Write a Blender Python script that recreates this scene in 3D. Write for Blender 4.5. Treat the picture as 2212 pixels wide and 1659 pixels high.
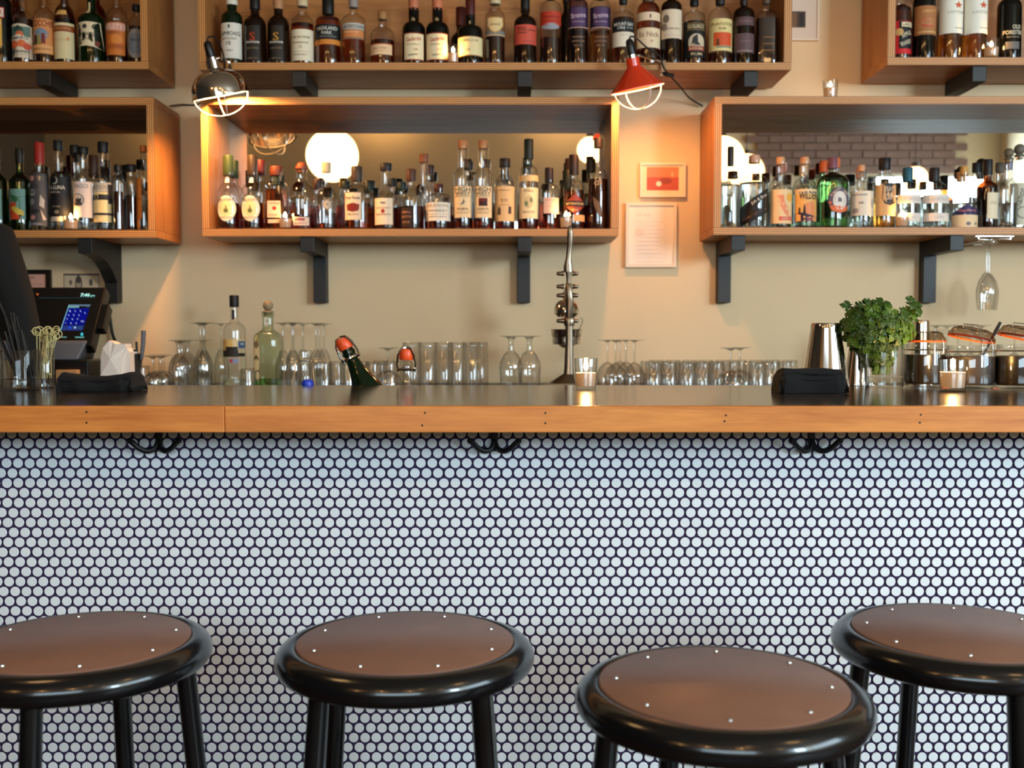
import bpy, bmesh, math, random
from mathutils import Vector, Matrix
random.seed(7)
sc = bpy.context.scene
for o in list(bpy.data.objects):
    bpy.data.objects.remove(o, do_unlink=True)
C = sc.collection
PI = math.pi
# ------------------------------------------------------------------ camera
FPX, CX, CY = 2300.0, 1106.0, 829.5          # focal length in pixels of the 2212 x 1659 frame
PITCH = math.radians(2.65)
CAMZ = 1.19
cam = bpy.data.cameras.new('camera')
cam.sensor_width = 36.0
cam.lens = 36.0 * FPX / 2212.0
cam.clip_start = 0.05
cam.dof.use_dof = True
cam.dof.focus_distance = 2.15
cam.dof.aperture_fstop = 5.0
camo = bpy.data.objects.new('camera', cam)
camo.location = (0, 0, CAMZ)
camo.rotation_euler = (PI / 2 - PITCH, 0, 0)
C.objects.link(camo)
sc.camera = camo
# ------------------------------------------------------------------ world, exposure
sc.view_settings.view_transform = 'Standard'
sc.view_settings.look = 'None'
sc.view_settings.exposure = 0.16
sc.view_settings.gamma = 1.0
sc.view_settings.use_curve_mapping = False
w = bpy.data.worlds.new('world'); sc.world = w
w.use_nodes = True
w.node_tree.nodes['Background'].inputs[0].default_value = (0.62, 0.82, 1.0, 1)
w.node_tree.nodes['Background'].inputs[1].default_value = 1.2
cy = sc.cycles
cy.max_bounces = 12; cy.diffuse_bounces = 4; cy.glossy_bounces = 6; cy.transmission_bounces = 12
cy.transparent_max_bounces = 40
cy.caustics_reflective = False; cy.caustics_refractive = False
cy.sample_clamp_indirect = 4.0
cy.blur_glossy = 0.5

def area(name, loc, rot, sx, sy, power, col):
    l = bpy.data.lights.new(name, 'AREA'); l.shape = 'RECTANGLE'; l.size = sx; l.size_y = sy
    l.energy = power; l.color = col
    o = bpy.data.objects.new(name, l); o.location = loc; o.rotation_euler = rot
    C.objects.link(o); return o
# daylight through the street windows behind the seats, and through the side window
WY = -2.4                                   # street wall
WX = 4.6                                    # side wall with the window
DAY = (0.68, 0.88, 1.0)
area('daylight_street', (3.9, WY + 0.12, 2.1), (PI / 2, 0, 0), 1.0, 1.1, 200, DAY)
area('daylight_street_low', (-0.2, WY + 0.12, 1.88), (PI / 2, 0, 0), 2.5, 0.72, 48, DAY)
area('daylight_side', (WX - 0.12, -0.5, 2.1), (PI / 2, 0, PI / 2), 2.3, 1.3, 90, DAY)
GLOBE_E = 10.0

# ------------------------------------------------------------------ pixel <-> place
def ray(u, v):
    a, b = (u - CX) / FPX, (CY - v) / FPX
    return Vector((a, math.cos(PITCH) + b * math.sin(PITCH), -math.sin(PITCH) + b * math.cos(PITCH)))
def P(u, v, Y):
    d = ray(u, v); t = Y / d.y
    return Vector((d.x * t, Y, CAMZ + d.z * t))
def on_z(u, v, z):
    d = ray(u, v); t = (z - CAMZ) / d.z
    return Vector((d.x * t, d.y * t, z))
def lin(c):
    return tuple((x / 255 / 12.92 if x / 255 <= 0.04045 else ((x / 255 + 0.055) / 1.055) ** 2.4) for x in c)

# ------------------------------------------------------------------ mesh builder
class MB:
    def __init__(s): s.v = []; s.f = []; s.m = []; s.c = []
    def add(s, vs, fs, mi=0, col=None):
        b = len(s.v); s.v.extend(tuple(x) for x in vs)
        for f in fs:
            s.f.append(tuple(b + i for i in f)); s.m.append(mi); s.c.append(col or (1, 1, 1))
        return s
    def box(s, x0, x1, y0, y1, z0, z1, mi=0, col=None):
        vs = [(x, y, z) for x in (x0, x1) for y in (y0, y1) for z in (z0, z1)]
        return s.add(vs, [(0, 1, 3, 2), (4, 6, 7, 5), (0, 4, 5, 1), (2, 3, 7, 6), (0, 2, 6, 4), (1, 5, 7, 3)], mi, col)
    def lathe(s, prof, n=24, c=(0, 0, 0), mi=0, sq=0, col=None, M=None):
        vs = []; fs = []
        for r, z in prof:
            for i in range(n):
                a = 2 * PI * i / n; k = sqf(a, sq)
                vs.append(Vector((c[0] + r * k * math.sin(a), c[1] - r * k * math.cos(a), c[2] + z)))
        for j in range(len(prof) - 1):
            for i in range(n):
                i2 = (i + 1) % n
                fs.append((j * n + i, j * n + i2, (j + 1) * n + i2, (j + 1) * n + i))
        if prof[0][0] > 1e-6: fs.append(tuple(range(n - 1, -1, -1))) if prof[0][0] < 0 else None
        if M is not None: vs = [M @ v for v in vs]
        return s.add(vs, fs, mi, col)
    def cap(s, r, z, n=24, c=(0, 0, 0), mi=0, up=True, sq=0, col=None, M=None):
        vs = [Vector((c[0] + r * sqf(2 * PI * i / n, sq) * math.sin(2 * PI * i / n), c[1] - r * sqf(2 * PI * i / n, sq) * math.cos(2 * PI * i / n), c[2] + z)) for i in range(n)]
        if M is not None: vs = [M @ v for v in vs]
        return s.add(vs, [tuple(range(n)) if up else tuple(range(n - 1, -1, -1))], mi, col)
    def tube(s, pts, r, n=8, mi=0, closed=False, col=None):
        pts = [Vector(p) for p in pts]; N = len(pts)
        rs = r if isinstance(r, (list, tuple)) else [r] * N
        ref = None; vs = []; fs = []
        for i in range(N):
            if closed: t = pts[(i + 1) % N] - pts[i - 1]
            else: t = pts[min(i + 1, N - 1)] - pts[max(i - 1, 0)]
            t.normalize()
            if ref is None:
                ref = t.orthogonal().normalized()
            else:
                ref = (ref - t * ref.dot(t))
                ref = ref.normalized() if ref.length > 1e-6 else t.orthogonal().normalized()
            b = t.cross(ref)
            for k in range(n):
                a = 2 * PI * k / n
                vs.append(pts[i] + (ref * math.cos(a) + b * math.sin(a)) * rs[i])
        for i in range(N if closed else N - 1):
            j = (i + 1) % N
            for k in range(n):
                k2 = (k + 1) % n
                fs.append((i * n + k, i * n + k2, j * n + k2, j * n + k))
        if not closed:
            fs.append(tuple(range(n - 1, -1, -1))); fs.append(tuple((N - 1) * n + k for k in range(n)))
        return s.add(vs, fs, mi, col)
    def build(s, name, mats, parent=None, loc=(0, 0, 0), smooth=True, link=True):
        me = bpy.data.meshes.new(name)
        me.from_pydata(s.v, [], s.f)
        if not isinstance(mats, (list, tuple)): mats = [mats]
        for m in mats: me.materials.append(m)
        me.polygons.foreach_set('material_index', s.m)
        if smooth: me.polygons.foreach_set('use_smooth', [True] * len(s.f))
        if any(c != (1, 1, 1) for c in s.c):
            at = me.color_attributes.new('Col', 'FLOAT_COLOR', 'CORNER')
            buf = []
            for f, c in zip(s.f, s.c):
                buf.extend((c[0], c[1], c[2], 1.0) * len(f))
            at.data.foreach_set('color', buf)
        me.update()
        if smooth:
            try: me.set_sharp_from_angle(angle=math.radians(38))
            except Exception: pass
        return obj(name, me, parent, loc, link)
def obj(name, me, parent=None, loc=(0, 0, 0), link=True):
    o = bpy.data.objects.new(name, me); o.location = loc
    if parent is not None: o.parent = parent
    C.objects.link(o)
    return o
def sqf(a, sq):
    if not sq: return 1.0
    e = 2 + 8 * sq
    return (abs(math.cos(a)) ** e + abs(math.sin(a)) ** e) ** (-1 / e)
def tag(o, label, cat, group=None):
    o['label'] = label; o['category'] = cat
    if group: o['group'] = group
    return o
def thing(name, label, cat, loc=(0, 0, 0), rz=0, group=None):
    o = bpy.data.objects.new(name, None); o.location = loc; o.rotation_euler = (0, 0, rz)
    o.empty_display_size = 0.05
    C.objects.link(o); return tag(o, label, cat, group)
def struct(o):
    o['kind'] = 'structure'; return o
def dup(root, loc, label, group=None, rz=None):
    r = root.copy(); C.objects.link(r); r.location = loc; r['label'] = label
    if group: r['group'] = group
    if rz is not None: r.rotation_euler = (0, 0, rz)
    for ch in list(root.children):
        c = ch.copy(); C.objects.link(c); c.parent = r
        for g in ch.children:
            d = g.copy(); C.objects.link(d); d.parent = c
    return r
def bevel(o, wd=0.002, seg=2):
    m = o.modifiers.new('bevel', 'BEVEL'); m.width = wd; m.segments = seg; m.limit_method = 'ANGLE'
    return o
def bez(p0, p1, p2, p3, n):
    out = []
    for i in range(n + 1):
        t = i / n; u = 1 - t
        out.append(tuple(u**3 * a + 3 * u*u*t * b + 3 * u*t*t * c + t**3 * d for a, b, c, d in zip(p0, p1, p2, p3)))
    return out
def spline(pts, n=6):
    pts = [Vector(p) for p in pts]; q = [pts[0]] + pts + [pts[-1]]; out = []
    for i in range(1, len(q) - 2):
        a, b, c, d = q[i - 1], q[i], q[i + 1], q[i + 2]
        for k in range(n):
            t = k / n
            out.append(0.5 * ((2 * b) + (c - a) * t + (2 * a - 5 * b + 4 * c - d) * t * t + (3 * b - a - 3 * c + d) * t ** 3))
    out.append(pts[-1]); return out

# ------------------------------------------------------------------ materials
def mat(name):
    m = bpy.data.materials.new(name); m.use_nodes = True
    nt = m.node_tree; nt.nodes.clear()
    out = nt.nodes.new('ShaderNodeOutputMaterial')
    return m, nt, out
def N(nt, t, **kw):
    n = nt.nodes.new(t)
    for k, v in kw.items(): setattr(n, k, v)
    return n
def pbr(name, col, rough=0.5, metal=0.0, spec=0.5, emit=None, es=0, trans=0, ior=1.45, coat=0, vary=0.0, vscale=40, bump=0.0, bscale=200, sss=0):
    m, nt, out = mat(name)
    b = N(nt, 'ShaderNodeBsdfPrincipled'); nt.links.new(b.outputs[0], out.inputs[0])
    c = lin(col) + (1,)
    b.inputs['Base Color'].default_value = c
    b.inputs['Roughness'].default_value = rough; b.inputs['Metallic'].default_value = metal
    b.inputs['Specular IOR Level'].default_value = spec; b.inputs['IOR'].default_value = ior
    b.inputs['Transmission Weight'].default_value = trans; b.inputs['Coat Weight'].default_value = coat
    if sss:
        b.inputs['Subsurface Weight'].default_value = sss; b.inputs['Subsurface Radius'].default_value = (1.0, 0.55, 0.25); b.inputs['Subsurface Scale'].default_value = 0.03
    if emit:
        b.inputs['Emission Color'].default_value = lin(emit) + (1,); b.inputs['Emission Strength'].default_value = es
    if vary or bump:
        tc = N(nt, 'ShaderNodeTexCoord'); ns = N(nt, 'ShaderNodeTexNoise'); ns.inputs['Scale'].default_value = vscale; ns.inputs['Detail'].default_value = 4
        nt.links.new(tc.outputs['Object'], ns.inputs['Vector'])
        if vary:
            mx = N(nt, 'ShaderNodeMix', data_type='RGBA')
            mx.inputs[6].default_value = tuple(max(0, x * (1 - vary)) for x in c[:3]) + (1,)
            mx.inputs[7].default_value = tuple(min(1, x * (1 + vary)) for x in c[:3]) + (1,)
            nt.links.new(ns.outputs['Fac'], mx.inputs[0]); nt.links.new(mx.outputs[2], b.inputs['Base Color'])
        if bump:
            n2 = N(nt, 'ShaderNodeTexNoise'); n2.inputs['Scale'].default_value = bscale; n2.inputs['Detail'].default_value = 3
            nt.links.new(tc.outputs['Object'], n2.inputs['Vector'])
            bp = N(nt, 'ShaderNodeBump'); bp.inputs['Strength'].default_value = bump; bp.inputs['Distance'].default_value = 0.002
            nt.links.new(n2.outputs['Fac'], bp.inputs['Height']); nt.links.new(bp.outputs[0], b.inputs['Normal'])
    return m
def glass(name, tint=(1, 1, 1), edge=0.45, refl=0.9):
    m, nt, out = mat(name)
    lw = N(nt, 'ShaderNodeLayerWeight'); lw.inputs['Blend'].default_value = 0.5
    pw = N(nt, 'ShaderNodeMath', operation='POWER'); pw.inputs[1].default_value = 3.0
    nt.links.new(lw.outputs['Facing'], pw.inputs[0])
    mx = N(nt, 'ShaderNodeMix', data_type='RGBA')
    mx.inputs[6].default_value = tint + (1,); mx.inputs[7].default_value = tuple(x * edge for x in tint) + (1,)
    nt.links.new(pw.outputs[0], mx.inputs[0])
    tr = N(nt, 'ShaderNodeBsdfTransparent'); nt.links.new(mx.outputs[2], tr.inputs[0])
    gl = N(nt, 'ShaderNodeBsdfGlossy'); gl.inputs['Roughness'].default_value = 0.03
    p5 = N(nt, 'ShaderNodeMath', operation='POWER'); p5.inputs[1].default_value = 4.0
    nt.links.new(lw.outputs['Facing'], p5.inputs[0])
    ml = N(nt, 'ShaderNodeMath', operation='MULTIPLY_ADD'); ml.inputs[1].default_value = refl * 0.8; ml.inputs[2].default_value = 0.085
    nt.links.new(p5.outputs[0], ml.inputs[0])
    ms = N(nt, 'ShaderNodeMixShader')
    nt.links.new(ml.outputs[0], ms.inputs[0]); nt.links.new(tr.outputs[0], ms.inputs[1]); nt.links.new(gl.outputs[0], ms.inputs[2])
    nt.links.new(ms.outputs[0], out.inputs[0])
    return m
def wood_face(name, c0, c1, axis='X', scale=1.0, rough=0.42):
    m, nt, out = mat(name)
    b = N(nt, 'ShaderNodeBsdfPrincipled'); nt.links.new(b.outputs[0], out.inputs[0]); b.inputs['Roughness'].default_value = rough
    tc = N(nt, 'ShaderNodeTexCoord'); mp = N(nt, 'ShaderNodeMapping')
    sc3 = {'X': (1.2, 14, 14), 'Z': (14, 14, 1.2), 'Y': (14, 1.2, 14)}[axis]
    mp.inputs['Scale'].default_value = tuple(x * scale for x in sc3)
    nt.links.new(tc.outputs['Object'], mp.inputs['Vector'])
    n1 = N(nt, 'ShaderNodeTexNoise'); n1.inputs['Scale'].default_value = 2.2; n1.inputs['Detail'].default_value = 7; n1.inputs['Distortion'].default_value = 1.1
    nt.links.new(mp.outputs[0], n1.inputs['Vector'])
    n2 = N(nt, 'ShaderNodeTexNoise'); n2.inputs['Scale'].default_value = 18; n2.inputs['Detail'].default_value = 2
    nt.links.new(mp.outputs[0], n2.inputs['Vector'])
    ad = N(nt, 'ShaderNodeMath', operation='MULTIPLY_ADD'); ad.inputs[1].default_value = 0.35
    nt.links.new(n2.outputs['Fac'], ad.inputs[0]); nt.links.new(n1.outputs['Fac'], ad.inputs[2])
    cr = N(nt, 'ShaderNodeValToRGB'); cr.color_ramp.elements[0].position = 0.42; cr.color_ramp.elements[1].position = 0.85
    cr.color_ramp.elements[0].color = lin(c0) + (1,); cr.color_ramp.elements[1].color = lin(c1) + (1,)
    nt.links.new(ad.outputs[0], cr.inputs[0]); nt.links.new(cr.outputs[0], b.inputs['Base Color'])
    return m
def ply_edge(name, axis, period=0.0068):
    m, nt, out = mat(name)
    b = N(nt, 'ShaderNodeBsdfPrincipled'); nt.links.new(b.outputs[0], out.inputs[0]); b.inputs['Roughness'].default_value = 0.5
    tc = N(nt, 'ShaderNodeTexCoord'); sp = N(nt, 'ShaderNodeSeparateXYZ'); nt.links.new(tc.outputs['Object'], sp.inputs[0])
    ns = N(nt, 'ShaderNodeTexNoise'); ns.inputs['Scale'].default_value = 9; nt.links.new(tc.outputs['Object'], ns.inputs['Vector'])
    ma = N(nt, 'ShaderNodeMath', operation='MULTIPLY_ADD'); ma.inputs[1].default_value = 0.0018
    nt.links.new(ns.outputs['Fac'], ma.inputs[0]); nt.links.new(sp.outputs[axis], ma.inputs[2])
    dv = N(nt, 'ShaderNodeMath', operation='MULTIPLY'); dv.inputs[1].default_value = 2 * PI / period; nt.links.new(ma.outputs[0], dv.inputs[0])
    sn = N(nt, 'ShaderNodeMath', operation='SINE'); nt.links.new(dv.outputs[0], sn.inputs[0])
    cr = N(nt, 'ShaderNodeValToRGB'); cr.color_ramp.elements[0].position = 0.0; cr.color_ramp.elements[1].position = 0.6
    cr.color_ramp.elements[0].color = lin((92, 46, 20)) + (1,); cr.color_ramp.elements[1].color = lin((224, 156, 86)) + (1,)
    mr = N(nt, 'ShaderNodeMapRange'); mr.inputs[1].default_value = -1; mr.inputs[2].default_value = 1; nt.links.new(sn.outputs[0], mr.inputs[0])
    nt.links.new(mr.outputs[0], cr.inputs[0]); nt.links.new(cr.outputs[0], b.inputs['Base Color'])
    return m
def attr_mat(name, rough=0.55):
    m, nt, out = mat(name)
    b = N(nt, 'ShaderNodeBsdfPrincipled'); nt.links.new(b.outputs[0], out.inputs[0]); b.inputs['Roughness'].default_value = rough
    b.inputs['Specular IOR Level'].default_value = 0.3
    a = N(nt, 'ShaderNodeAttribute', attribute_name='Col'); nt.links.new(a.outputs['Color'], b.inputs['Base Color'])
    return m
def emis(name, col, s):
    m, nt, out = mat(name)
    e = N(nt, 'ShaderNodeEmission'); e.inputs[0].default_value = lin(col) + (1,); e.inputs[1].default_value = s
    nt.links.new(e.outputs[0], out.inputs[0]); return m
def attr_emis(name, s):
    m, nt, out = mat(name)
    e = N(nt, 'ShaderNodeEmission'); e.inputs[1].default_value = s
    a = N(nt, 'ShaderNodeAttribute', attribute_name='Col'); nt.links.new(a.outputs['Color'], e.inputs[0])
    nt.links.new(e.outputs[0], out.inputs[0]); return m
def wax_mat():
    m, nt, out = mat('translucent_wax')
    d = N(nt, 'ShaderNodeBsdfDiffuse'); d.inputs[0].default_value = lin((252, 240, 220)) + (1,)
    t = N(nt, 'ShaderNodeBsdfTranslucent'); t.inputs[0].default_value = lin((252, 226, 184)) + (1,)
    ms = N(nt, 'ShaderNodeMixShader'); ms.inputs[0].default_value = 0.65
    nt.links.new(d.outputs[0], ms.inputs[1]); nt.links.new(t.outputs[0], ms.inputs[2]); nt.links.new(ms.outputs[0], out.inputs[0])
    return m
def tile_mat():
    m, nt, out = mat('white_glazed_tile')
    b = N(nt, 'ShaderNodeBsdfPrincipled'); nt.links.new(b.outputs[0], out.inputs[0]); b.inputs['Roughness'].default_value = 0.3
    oi = N(nt, 'ShaderNodeObjectInfo'); ge = N(nt, 'ShaderNodeNewGeometry')
    ad = N(nt, 'ShaderNodeMath', operation='ADD'); nt.links.new(oi.outputs['Random'], ad.inputs[0]); nt.links.new(ge.outputs['Random Per Island'], ad.inputs[1])
    fr = N(nt, 'ShaderNodeMath', operation='FRACT'); nt.links.new(ad.outputs[0], fr.inputs[0])
    mx = N(nt, 'ShaderNodeMix', data_type='RGBA'); mx.inputs[6].default_value = lin((238, 241, 243)) + (1,); mx.inputs[7].default_value = lin((246, 248, 250)) + (1,)
    nt.links.new(fr.outputs[0], mx.inputs[0]); nt.links.new(mx.outputs[2], b.inputs['Base Color'])
    return m

M = dict(
    wall=pbr('warm_white_plaster', (226, 198, 158), 0.85, vary=0.05, vscale=3, bump=0.15, bscale=60),
    darkwall=pbr('charcoal_plaster', (58, 54, 50), 0.85, vary=0.1, vscale=3),
    greywall=pbr('grey_plaster', (196, 178, 150), 0.85, vary=0.08, vscale=2),
    ceil=pbr('ceiling_plaster', (150, 138, 122), 0.9, vary=0.03, vscale=3),
    floor=wood_face('dark_floor_boards', (52, 36, 24), (92, 64, 42), 'X', 0.6),
    brick=pbr('old_brick', (122, 96, 88), 0.9, vary=0.35, vscale=12),
    ply=wood_face('plywood_face', (146, 90, 42), (184, 124, 66), 'X', 0.8),
    plyv=wood_face('plywood_face_upright', (146, 90, 42), (184, 124, 66), 'Z', 0.8),
    pedge_z=ply_edge('plywood_edge_flat', 'Z'), pedge_x=ply_edge('plywood_edge_upright', 'X'),
    mirror=pbr('mirror_glass', (216, 216, 210), 0.015, metal=1.0),
    top=pbr('dark_laminate', (52, 42, 36), 0.15, ior=1.65, vary=0.12, vscale=30),
    fir=wood_face('oiled_fir', (182, 98, 34), (226, 144, 66), 'X', 0.7, 0.4),
    grout=pbr('dark_grout', (58, 46, 80), 0.9, bump=0.2, bscale=300),  # purple cast of lens haze is put into the grout colour
    tile=tile_mat(),
    blackmetal=pbr('black_iron', (14, 14, 15), 0.42, vary=0.2),
    blackpaint=pbr('black_paint', (27, 25, 24), 0.5),
    stoolblack=pbr('black_enamel', (12, 13, 15), 0.2, coat=0.3),
    hardboard=pbr('brown_hardboard', (136, 98, 80), 0.36, vary=0.16, vscale=18, bump=0.05, bscale=500),
    rivet=pbr('steel_rivet', (220, 220, 215), 0.2, metal=1),
    chrome=pbr('chrome', (226, 220, 214), 0.09, metal=1.0),
    steel=pbr('polished_steel', (208, 200, 190), 0.10, metal=1.0),
    alu=pbr('cast_aluminium', (122, 108, 92), 0.28, metal=1.0, vary=0.15),
    wire=pbr('plated_wire', (200, 196, 188), 0.25, metal=1.0), guard=pbr('bulb_glare_wire', (240, 234, 222), 0.4),  # guard colour whitened to stand in for the bulb's glare on the wire
    redenamel=pbr('red_enamel', (222, 58, 24), 0.22, coat=0.4),
    black=pbr('black_plastic', (16, 16, 16), 0.35),
    cloth=pbr('black_cloth', (15, 14, 15), 0.95, bump=0.5, bscale=400),
    rubber=pbr('black_rubber', (18, 18, 18), 0.6),
    bulb=emis('lit_bulb', (255, 186, 114), 1600), bulb2=emis('lit_bulb_in_red_lamp', (255, 180, 104), 620),
    added_sconce=emis('added_sconce_light', (255, 200, 130), 150),  # glow of the unseen wall lamps added to brighten the mirrored wall
    globe=emis('lit_opal_globe', (255, 200, 134), GLOBE_E),
    flame=emis('candle_flame', (255, 194, 112), 1500), flame2=emis('small_candle_flame', (255, 190, 104), 380),
    wax=wax_mat(),
    clear=glass('clear_glass', (0.985, 0.985, 0.98), 0.55), thick=glass('thick_clear_glass', (0.94, 0.945, 0.935), 0.45, 1.0),
    lidg=glass('smoky_lid_glass', (0.70, 0.60, 0.50), 0.5),
    greeng=glass('green_glass', (0.16, 0.34, 0.10), 0.3), paleg=glass('pale_green_glass', (0.80, 0.88, 0.76), 0.4),
    amberg=glass('brown_glass', (0.42, 0.16, 0.05), 0.3), purpleg=glass('violet_glass', (0.55, 0.42, 0.60), 0.3),
    darkg=pbr('dark_bottle_glass', (9, 9, 8), 0.06), dgreen=pbr('dark_green_bottle_glass', (8, 26, 8), 0.06),
    dbrown=pbr('dark_brown_bottle_glass', (26, 12, 6), 0.06),
    print=attr_mat('printed_label'), plain=attr_mat('painted_plain', 0.45), screen=attr_emis('lit_screen', 1.0),
    whisky=pbr('amber_whisky', (196, 92, 26), 0.0, trans=1.0, ior=1.34), bourbon=pbr('red_amber_whisky', (150, 48, 16), 0.0, trans=1.0, ior=1.34),
    pinkl=pbr('pink_spirit', (214, 92, 66), 0.0, trans=1.0, ior=1.34), goldl=pbr('golden_spirit', (224, 160, 70), 0.0, trans=1.0, ior=1.34),
    darkl=pbr('dark_spirit', (40, 14, 6), 0.02, spec=0.6), clearl=pbr('clear_spirit', (236, 240, 236), 0.0, trans=1.0, ior=1.33),
    greenl=pbr('green_spirit', (150, 190, 130), 0.0, trans=1.0, ior=1.33),
    cork=pbr('cork', (196, 146, 98), 0.8, vary=0.2, vscale=300), leaf=pbr('parsley_leaf', (66, 96, 16), 0.55, vary=0.35, vscale=30),
    leaf2=pbr('dark_parsley_leaf', (46, 72, 10), 0.5, vary=0.3, vscale=30), stem=pbr('herb_stem', (96, 130, 52), 0.5),
    bamboo=pbr('bamboo', (196, 184, 128), 0.5, vary=0.15, vscale=200), orange=pbr('orange_plastic', (232, 84, 36), 0.35),
    gasket=pbr('orange_rubber', (226, 96, 40), 0.5), paper=pbr('white_paper', (240, 226, 214), 0.85, vary=0.03, vscale=30),
    card=pbr('tan_cardboard', (190, 140, 90), 0.8), blue=pbr('blue_plastic', (24, 60, 190), 0.3), skin=pbr('skin', (196, 146, 118), 0.55, sss=0.1),
    hair=pbr('dark_hair', (30, 22, 18), 0.6), shirt=pbr('black_shirt_cotton', (13, 13, 14), 0.9, bump=0.3, bscale=150), trousers=pbr('dark_denim', (22, 24, 30), 0.9),
    pickle=pbr('dark_preserve', (28, 22, 14), 0.3, vary=0.6, vscale=60), greygl=pbr('frosted_grey', (150, 146, 138), 0.6),
    backtop=pbr('dark_stone_counter', (42, 36, 32), 0.35), backwood=pbr('dark_cabinet', (40, 30, 24), 0.6), grey=pbr('grey_plastic', (96, 98, 104), 0.5),
)
for nm in ('screen',):
    try: M[nm].cycles.emission_sampling = 'NONE'
    except Exception: pass

# ------------------------------------------------------------------ lettering (flat print)
_TX = {}
def glyphs(s, bold=0.0):
    k = (s, bold)
    if k not in _TX:
        cu = bpy.data.curves.new('lettering', 'FONT'); cu.body = s; cu.resolution_u = 2; cu.align_x = 'CENTER'; cu.offset = bold
        o = bpy.data.objects.new('lettering', cu)
        me = bpy.data.meshes.new_from_object(o)
        vs = [(v.co.x, v.co.y) for v in me.vertices]; fs = [tuple(p.vertices) for p in me.polygons]
        if vs:
            x0, x1 = min(v[0] for v in vs), max(v[0] for v in vs); y0, y1 = min(v[1] for v in vs), max(v[1] for v in vs)
            vs = [((v[0] - (x0 + x1) / 2) / max(1e-6, x1 - x0), (v[1] - (y0 + y1) / 2) / max(1e-6, y1 - y0)) for v in vs]
        _TX[k] = (vs, fs)
        bpy.data.objects.remove(o); bpy.data.curves.remove(cu); bpy.data.meshes.remove(me)
    return _TX[k]
# ================================================================== the setting
FLOORZ, CEILZ = 0.0, 3.6
Yb = 3.89                                     # back wall
XL, XR = -4.4, WX
def plane_box(name, x0, x1, y0, y1, z0, z1, m):
    return struct(MB().box(x0, x1, y0, y1, z0, z1).build(name, m, smooth=False))
plane_box('floor', XL - .1, XR + .1, WY - .1, Yb + .1, -0.1, 0, M['floor'])
plane_box('ceiling', XL - .1, XR + .1, WY - .1, Yb + .1, CEILZ, CEILZ + .1, M['ceil'])
plane_box('wall_back', XL - .1, XR + .1, Yb, Yb + .12, 0, CEILZ, M['wall'])
plane_box('wall_left', XL - .12, XL, WY, Yb, 0, CEILZ, M['darkwall'])
# street wall with a wide shop window, and a side wall with a window
def wall_with_hole(name, horiz, fixed, a0, a1, h0, h1, z0, z1, m):
    b = MB(); t = 0.14
    for (p, q, r, s_) in ((a0, h0, 0, CEILZ), (h1, a1, 0, CEILZ), (h0, h1, 0, z0), (h0, h1, z1, CEILZ)):
        if horiz: b.box(p, q, fixed - t, fixed, r, s_)
        else: b.box(fixed, fixed + t, p, q, r, s_)
    return struct(b.build(name, m, smooth=False))
wf = wall_with_hole('wall_front', True, WY, 1.2, XR, 3.35, 4.45, 1.5, 2.68, M['greywall'])
wall_with_hole('wall_front', True, WY, XL, 1.2, -1.5, 1.1, 1.5, 2.26, M['greywall'])
wr = wall_with_hole('wall_right', False, WX, WY, Yb, -1.7, 0.7, 1.4, 2.8, M['greywall'])
def window(name, horiz, fixed, h0, h1, z0, z1, nx):
    root = bpy.data.objects.new(name, None); C.objects.link(root); struct(root)
    f = MB(); t = 0.05
    def bx(a, b, c, d, th=0.08):
        if horiz: f.box(a, b, fixed - th, fixed - 0.01, c, d)
        else: f.box(fixed + 0.01, fixed + th, a, b, c, d)
    bx(h0, h0 + t, z0, z1); bx(h1 - t, h1, z0, z1); bx(h0, h1, z0, z0 + t); bx(h0, h1, z1 - t, z1)
    for i in range(1, nx): x = h0 + (h1 - h0) * i / nx; bx(x - t / 2, x + t / 2, z0, z1)
    f.build('window_frame', M['blackpaint'], root, smooth=False)
    for i in range(nx):
        a = h0 + (h1 - h0) * i / nx; b = h0 + (h1 - h0) * (i + 1) / nx
        g = MB()
        if horiz: g.box(a + t / 2, b - t / 2, fixed - 0.05, fixed - 0.044, z0 + t / 2, z1 - t / 2)
        else: g.box(fixed + 0.044, fixed + 0.05, a + t / 2, b - t / 2, z0 + t / 2, z1 - t / 2)
        g.build('pane', M['clear'], root, smooth=False)
window('window_1', True, WY, 3.35, 4.45, 1.5, 2.68, 2)
window('window_3', True, WY, -1.5, 1.1, 1.5, 2.26, 3)
window('window_2', False, WX, -1.7, 0.7, 1.4, 2.8, 2)
# bare brick on the street wall, high up, seen only in the mirrors
bm_ = MB().box(-.105, .105, -.02, .02, -.031, .031)
b0 = None
for r in range(8):
    for c in range(9):
        x = 2.3 + c * .22 + (.11 if r % 2 else 0); z = 2.74 + r * .071
        if b0 is None: b0 = bm_.build('brick', M['brick'], wf, (x, WY + .015, z), smooth=False)
        else:
            d = b0.copy(); d.location = (x, WY + .012 + random.random() * .01, z); C.objects.link(d); d.parent = wf
# dark panel pictures on the street wall, seen only in the mirrors
for (u0, u1, v0, v1, lb) in ((1711, 1765, 297, 420, 'dark panel on the street wall, seen in the mirror behind the gin bottles'),):
    Dm = 2 * 3.85 - WY
    a = (u0 - CX) / FPX * Dm; b_ = (u1 - CX) / FPX * Dm
    MBp = MB().box(a, b_, WY, WY + .03, 2.70, 3.15)
    tag(MBp.build('dark_wall_panel', M['black'], smooth=False), lb, 'panel')

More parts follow.
